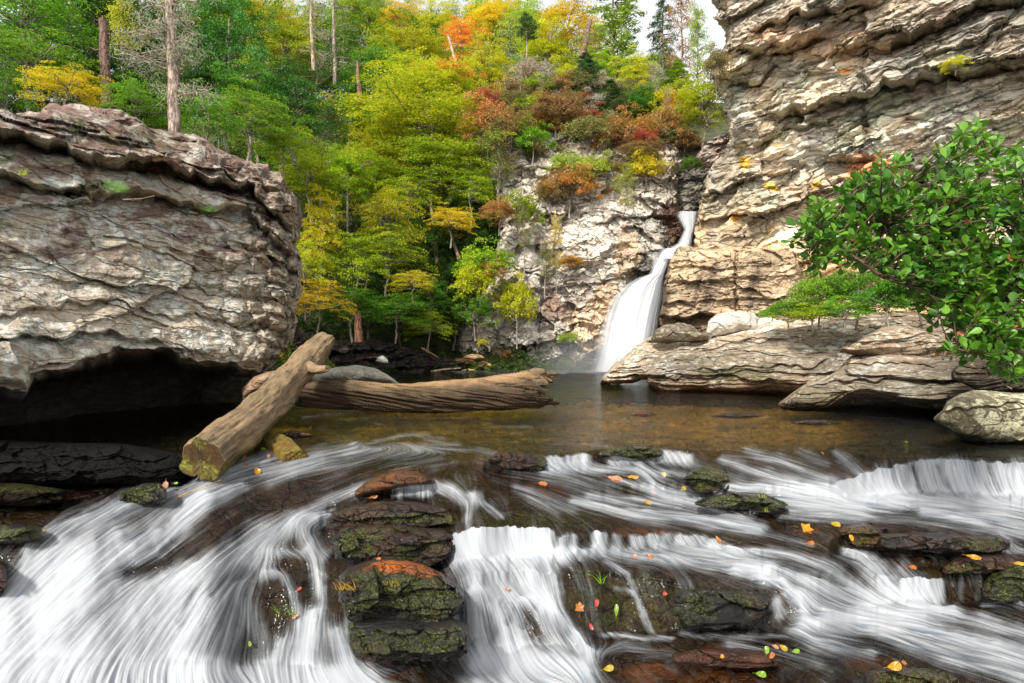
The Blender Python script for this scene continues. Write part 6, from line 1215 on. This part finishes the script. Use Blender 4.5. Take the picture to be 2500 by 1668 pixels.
def fallen(x, y, kind, w, c, ang, label):
    d = ldepth(x, y); L = .85 * w / F * d; P = leaf_outline(kind); k = len(P); rq = random.Random(int(x * 7 + y))
    e = [math.sin(i * 2.1 + x) * .05 for i in range(k)]
    V = [(px_ - .5, py_, .18 * py_ ** 2 * 2 + .12 * (px_ - .5) ** 2 + e[i]) for i, (px_, py_) in enumerate(P)] + [(0, 0, -.02)]
    V += [(-.5, .012, .02), (-.5, -.012, .02), (-.85, -.01, .10), (-.85, .01, .10)]
    me = bpy.data.meshes.new('fallen_leaf'); me.from_pydata([tuple(np.array(v) * L) for v in V], [], [(i, (i + 1) % k, k) for i in range(k)] + [(k + 1, k + 2, k + 3, k + 4)]); me.materials.append(M_fl)
    o = link(bpy.data.objects.new('fallen_leaf', me)); o.location = at(x, y, d); o.color = (*LC[c], 1)
    o.rotation_euler = (R(52 + rq.uniform(-12, 12)), R(rq.uniform(-15, 15)), 0); o.rotation_euler = (Matrix.Rotation(R(52 + rq.uniform(-12, 12)), 4, 'X') @ Matrix.Rotation(R(ang), 4, 'Z')).to_euler()
    return tag(o, label, 'leaf', 'fallen autumn leaves on the cascade')
for q in [(1503, 1170, 'oval', 44, 'p', -20, 'large salmon pink leaf near the small falls at the pool lip'), (1545, 1165, 'long', 34, 'yo', -3, 'long amber yellow leaf right beside the large salmon pink leaf'), (1325, 1181, 'oval', 26, 'o', -10, 'orange leaf under the left small falls of the pool lip'),
          (1621, 1160, 'round', 16, 'c', 80, 'small cream leaf left of the small round mossy rock'), (1670, 1193, 'round', 16, 'y', 90, 'small round yellow leaf at the left foot of the small round mossy rock'), (1595, 1204, 'oval', 20, 'p', 60, 'peach leaf below the amber yellow and salmon leaves'),
          (1581, 1227, 'long', 24, 'yo', -25, 'amber leaf just below the peach one'), (911, 1214, 'long', 28, 'o', 12, 'narrow orange leaf on the wet ledge below the orange streaked dome rock'), (924, 1364, 'oval', 15, 'o', 0, 'small orange leaf on top of the large rounded mossy rock'),
          (1415, 1484, 'maple', 34, 'o', 85, 'orange leaf stuck upright on the mossy face right of the central fall'), (1457, 1473, 'oval', 22, 'r', 80, 'small red leaf right of the upright orange one'), (1443, 1530, 'oval', 20, 'r', -70, 'pinkish red leaf at the foot of the mossy face'), (1505, 1490, 'long', 34, 'g', 80, 'green blade shaped leaf on the mossy face'),
          (1238, 1438, 'oval', 16, 'p', 0, 'faint peach leaf inside the central fall'), (1486, 1632, 'oval', 30, 'y', 12, 'yellow green leaf floating below the central fall near the bottom'), (1968, 1291, 'maple', 44, 'yo', -10, 'big orange maple leaf left of the right hand ledge'), (1979, 1326, 'oval', 22, 'o', 8, 'orange leaf just below the big orange maple leaf'),
          (2040, 1280, 'oval', 28, 'y', -8, 'yellow leaf above the brown mossy rock of the right hand ledge'), (2079, 1314, 'oval', 22, 'yo', 80, 'yellow leaf standing on the brown mossy rock'), (1754, 1318, 'oval', 22, 'o', -70, 'orange leaf caught on the lip right of the central fall'), (2377, 1360, 'long', 40, 'yo', -12, 'long yellow leaf above the green mossy mound'),
          (2488, 1376, 'long', 32, 'y', -4, 'yellow leaf cut by the right edge above the mossy mound'), (2228, 1385, 'oval', 22, 'o', -10, 'orange leaf above the small curtain fall at the lower right'), (2184, 1627, 'oval', 42, 'yo', 6, 'large amber leaf near the bottom right corner'), (2207, 1619, 'maple', 18, 'o', 40, 'small orange leaf touching the large amber one'),
          (1872, 1588, 'oval', 24, 'g', 70, 'ribbed green leaf in the cluster of leaves at the bottom'), (1884, 1601, 'oval', 22, 'o', 40, 'orange leaf below the ribbed green one'), (1913, 1582, 'oval', 26, 'y', -35, 'pale yellow leaf at the top of the bottom leaf cluster'), (1893, 1579, 'oval', 20, 'p', -20, 'salmon leaf between the green and pale yellow leaves'), (1943, 1590, 'oval', 22, 'g', 8, 'yellow green leaf at the right of the bottom leaf cluster'),
          (1858, 1646, 'oval', 30, 'g', -8, 'lime green leaf lowest at the bottom edge'), (1763, 1603, 'round', 12, 'yo', 30, 'tiny amber leaf left of the bottom leaf cluster'), (404, 1184, 'round', 22, 'p', -80, 'coral leaf standing on the mossy stone under the sawn log'), (103, 1299, 'maple', 20, 'y', 60, 'yellow leaf on the mossy shelf at the left edge'), (429, 1180, 'oval', 13, 'g', 0, 'small green leaf at the foot of the sawn log'),
          (2212, 1079, 'oval', 12, 'y', 0, 'tiny yellow leaf on the dark water below the lichened boulder'), (2008, 1106, 'oval', 11, 'o', -70, 'tiny orange leaf above the right hand fall'), (1623, 1450, 'round', 14, 'r', 50, 'small red leaf on the black mossy shelf'), (1549, 1358, 'oval', 18, 'p', 0, 'peach leaf on the brown step right of the central fall'), (1585, 1358, 'long', 26, 'o', -12, 'orange narrow leaf next to the peach one on the brown step'),
          (600, 1100, 'maple', 22, 'r', 30, 'red leaf uppermost in the pile beside the sawn log'), (596, 1118, 'oval', 18, 'o', 70, 'orange leaf in the middle of the pile beside the sawn log'), (642, 1096, 'oval', 16, 'g', -20, 'green leaf at the right of the pile beside the sawn log'), (598, 1135, 'maple', 22, 'o', 10, 'orange red leaf at the bottom of the pile beside the sawn log'), (628, 1150, 'oval', 30, 'yo', -50, 'amber leaf in the water below the pile beside the sawn log'), (655, 1115, 'oval', 16, 'p', 80, 'pale coral leaf nearest the short stubby log'),
          (720, 1505, 'oval', 18, 'o', 40, 'orange leaf in the thin water of the left fall'), (610, 1572, 'oval', 16, 'g', -60, 'green leaf low in the left fall'), (730, 1438, 'oval', 16, 'r', 30, 'reddish leaf higher in the thin water of the left fall')]:
    fallen(*q)
def blades(x, y, n, h, cl, label, name='grass_tuft', d=None, spread=.5, w=.004, lean=0.0, curl=.5):
    d = d or ldepth(x, y); rq = np.random.default_rng(int(x + y)); base = np.array(list(at(x, y, d))); V = []; Fc = []; L0 = h / F * d
    for i in range(n):
        b = base + np.array([rq.uniform(-1, 1) * spread * L0, rq.uniform(-.02, .02), 0]); a = rq.uniform(-.9, .9) + lean; L = L0 * rq.uniform(.5, 1.1); dx = math.sin(a); k = len(V)
        for j in range(6):
            s = j / 5; q = b + np.array([dx * L * s + curl * dx * L * s * s, -.03 * s, L * s * math.cos(a) - curl * L * .8 * s ** 3]); ww = w * (1.15 - s); V += [q - np.array([ww, 0, 0]), q + np.array([ww, 0, 0])]
        Fc += [(k + 2 * j, k + 2 * j + 1, k + 2 * j + 3, k + 2 * j + 2) for j in range(5)]
    o = mesh_np(name, np.array(V), np.array(Fc), M_leaf, attrs={'lv': np.full(len(V), .6)}); o.color = (*cl, 1); return tag(o, label, 'grass')
blades(845, 1440, 16, 55, (.45, .28, .03), 'orange and yellow grass blades hanging at the left end of the large mossy rock'); blades(852, 1535, 7, 26, (.25, .35, .03), 'little green grass tuft between the two big mossy rocks', lean=.1)
blades(1455, 1425, 6, 60, (.18, .40, .03), 'green grass blades drooping over the mossy face', lean=-.3); blades(1865, 1215, 6, 26, (.35, .45, .03), 'short yellow green blades on the flat mossy rock washed by white water'); blades(1875, 1250, 6, 22, (.35, .38, .03), 'arched grass blades at the foot of the flat mossy rock')
blades(960, 1430, 10, 40, (.28, .25, .04), 'thin olive grass blades on the face of the large mossy rock'); blades(700, 1500, 8, 40, (.20, .42, .03), 'green blades swept down in the left fall', lean=.2, curl=.2); blades(1840, 1480, 6, 30, (.30, .30, .04), 'olive grass stalks on the black mossy shelf')
blades(48, 428, 16, 34, (.35, .42, .05), 'pale grass tuft high on the left end of the great boulder', d=9.9, w=.006, spread=.6)
# ferns on the boulder
def fern(x, y, d, h, n, cl, label, dead=False):
    base = np.array(list(at(x, y, d))); rq = np.random.default_rng(int(x)); V, Fc = [], []
    for i in range(n):
        a = -1.2 + 2.4 * i / max(1, n - 1) + rq.uniform(-.15, .15); L = h / F * d * rq.uniform(.75, 1.1)
        for j in range(9):
            s = j / 8; q = base + np.array([math.sin(a) * L * s, -.12 * L * s, (-1 if dead else 1) * math.cos(a) * L * s * (1 - .35 * s)]); pl = L * .30 * math.sin(PI * (.12 + .86 * s)) 
            for sg in (-1, 1):
                dv = np.array([math.cos(a) * sg + math.sin(a) * .35, -.1, -math.sin(a) * sg * (-1 if dead else 1) + .2]); e = q + dv * pl; k = len(V); wv = np.array([math.sin(a), 0, math.cos(a)]) * L * .012
                V += [q - wv, q + wv, e + wv * .3, e - wv * .3]; Fc.append((k, k + 1, k + 2, k + 3))
    o = mesh_np('fern', np.array(V), np.array(Fc), M_leaf, smooth=False, attrs={'lv': np.clip(.5 + .2 * rq.normal(size=len(V)), 0, 1)}); o.color = (*cl, 1); return tag(o, label, 'fern')
fern(288, 468, 10.6, 48, 6, (.16, .42, .03), 'green fern growing beside moss on the upper ledge of the great boulder'); fern(512, 516, 13.1, 26, 4, (.18, .45, .04), 'small green fern in the ledge crack near the right of the great boulder'); fern(395, 388, 11.6, 24, 2, (.42, .24, .08), 'dry brown fern frond hanging under the cap of the great boulder', True)
# dead moss and roots hanging under the cap ledge
r = np.random.default_rng(77); n = 2600; X = r.uniform(285, 478, n); Y = 352 + (X - 285) * .22 + r.uniform(-6, 46, n) * (1 - .3 * np.abs(r.normal(size=n))); C = P3(X, Y, 8.6 + 5.6 * ((X + 100) / 835) ** 1.25 + .3)
C = P3(X, Y, 7.5 + 6.7 * ((X + 100) / 835) ** 1.2 + .0042 * (900 - Y) - .25)
segs = [(wander(c, c + np.array([r.normal() * .05, -.05, -abs(r.normal()) * .07]), 4, r, .5), .006, .002) for c in C[:900]]; TV, TF = limb_geo(segs); o = mesh_np('dry_moss', TV, TF, M_leaf, smooth=False, attrs={'lv': np.full(len(TV), .5)}); o.color = (.16, .09, .035, 1); tag(o, 'tangle of dry brown moss and roots hanging under the cap of the great boulder', 'moss', kind='stuff')
# ------------------------------------------------------------------ driftwood and twigs
def stick(pts, r0, label, colr, name='branch'):
    q = np.array([list(at(*p)) for p in pts]); rq = np.random.default_rng(int(pts[0][0])); t_ = np.linspace(0, len(q) - 1, 10); q = np.stack([np.interp(t_, range(len(q)), q[:, k]) for k in range(3)], 1)
    V, Fc = limb_geo([(q, r0, r0 * .5)]); o = mesh_np(name, V, Fc, M_bark); o.color = (*colr, 1); return tag(o, label, 'branch')
stick([(1052, 908, 33), (1085, 902, 33), (1125, 899, 33)], .07, 'fallen pale stick lying at the waterline left of the rubble', (1.2, 1, .8)); stick([(1030, 850, 33), (1070, 873, 32.6)], .07, 'fallen reddish branch slanting down to the rubble heap', (1.0, .7, .5))
stick([(300, 488, 9.3), (345, 486, 9.4), (378, 478, 9.5)], .012, 'thin brown twig lying on the ledge of the great boulder', (.9, .6, .4)); stick([(430, 1215, 7.6), (480, 1195, 7.6), (540, 1172, 7.5)], .006, 'long thin yellow stalk across the water under the sawn log', (1.8, 1.2, .2))
stick([(2370, 890, 11.3), (2420, 920, 11.2), (2470, 950, 11.2)], .02, 'pale dead stick leaning on the dark rock under the big leafed shrub', (1.2, 1.0, .8))
# spray where the fall lands
bpy.ops.mesh.primitive_uv_sphere_add(segments=24, ring_count=12, location=at(1440, 888, 31.5)); mi = bpy.context.object; mi.name = 'mist'; mi.scale = (3.4, 1.3, 1.6)
t = NT('mist'); t.t.links.new(t.n('VolumePrincipled', {'Color': (1, 1, 1, 1), 'Density': t.math('MULTIPLY', t.n('TexGradient', {'Vector': t.n('TexCoord').outputs['Object']}, gradient_type='SPHERICAL').outputs[1], .34)}).outputs[0], t.out.inputs[1]); mi.data.materials.append(t.m); tag(mi, kind='stuff')
# ------------------------------------------------------------------ camera, light, sky
cam = bpy.data.cameras.new('camera'); cam.lens = F / 2500 * 36; cam.sensor_width = 36; cam.clip_end = 2000; cam.clip_start = .05
co = bpy.data.objects.new('camera', cam); COL.objects.link(co); co.location = (0, 0, CAMH); co.rotation_euler = (PI / 2, 0, 0); scene.camera = co
SUN_EL, SUN_AZ = R(39), R(207)      # azimuth measured clockwise from +Y: light comes from behind the camera, a little to the left
sv = Vector((math.sin(SUN_AZ) * math.cos(SUN_EL), math.cos(SUN_AZ) * math.cos(SUN_EL), math.sin(SUN_EL)))
sun = bpy.data.lights.new('sun', 'SUN'); sun.energy = 3.5; sun.angle = R(7); sun.color = (1, .95, .87)
so = bpy.data.objects.new('sun', sun); COL.objects.link(so); so.rotation_euler = sv.to_track_quat('Z', 'Y').to_euler()
w = bpy.data.worlds.new('World'); scene.world = w; w.use_nodes = True
nt = w.node_tree; nt.nodes.clear()
wo = nt.nodes.new('ShaderNodeOutputWorld'); bg = nt.nodes.new('ShaderNodeBackground'); sky = nt.nodes.new('ShaderNodeTexSky')
sky.sky_type = 'NISHITA'; sky.sun_disc = False; sky.sun_elevation = SUN_EL; sky.sun_rotation = SUN_AZ
hs = nt.nodes.new('ShaderNodeHueSaturation'); hs.inputs['Saturation'].default_value = .12; hs.inputs['Value'].default_value = 1.3
nt.links.new(sky.outputs[0], hs.inputs['Color']); nt.links.new(hs.outputs[0], bg.inputs[0]); nt.links.new(bg.outputs[0], wo.inputs[0])
bg.inputs[1].default_value = .15
scene.view_settings.view_transform = 'Standard'; scene.view_settings.look = 'None'; scene.view_settings.exposure = 0.7; scene.view_settings.gamma = 1
scene.cycles.max_bounces = 6; scene.cycles.diffuse_bounces = 3; scene.cycles.transparent_max_bounces = 12; scene.cycles.glossy_bounces = 3
scene.cycles.sample_clamp_indirect = 4; scene.cycles.sample_clamp_direct = 12; scene.cycles.caustics_reflective = False; scene.cycles.caustics_refractive = False; scene.cycles.use_denoising = True
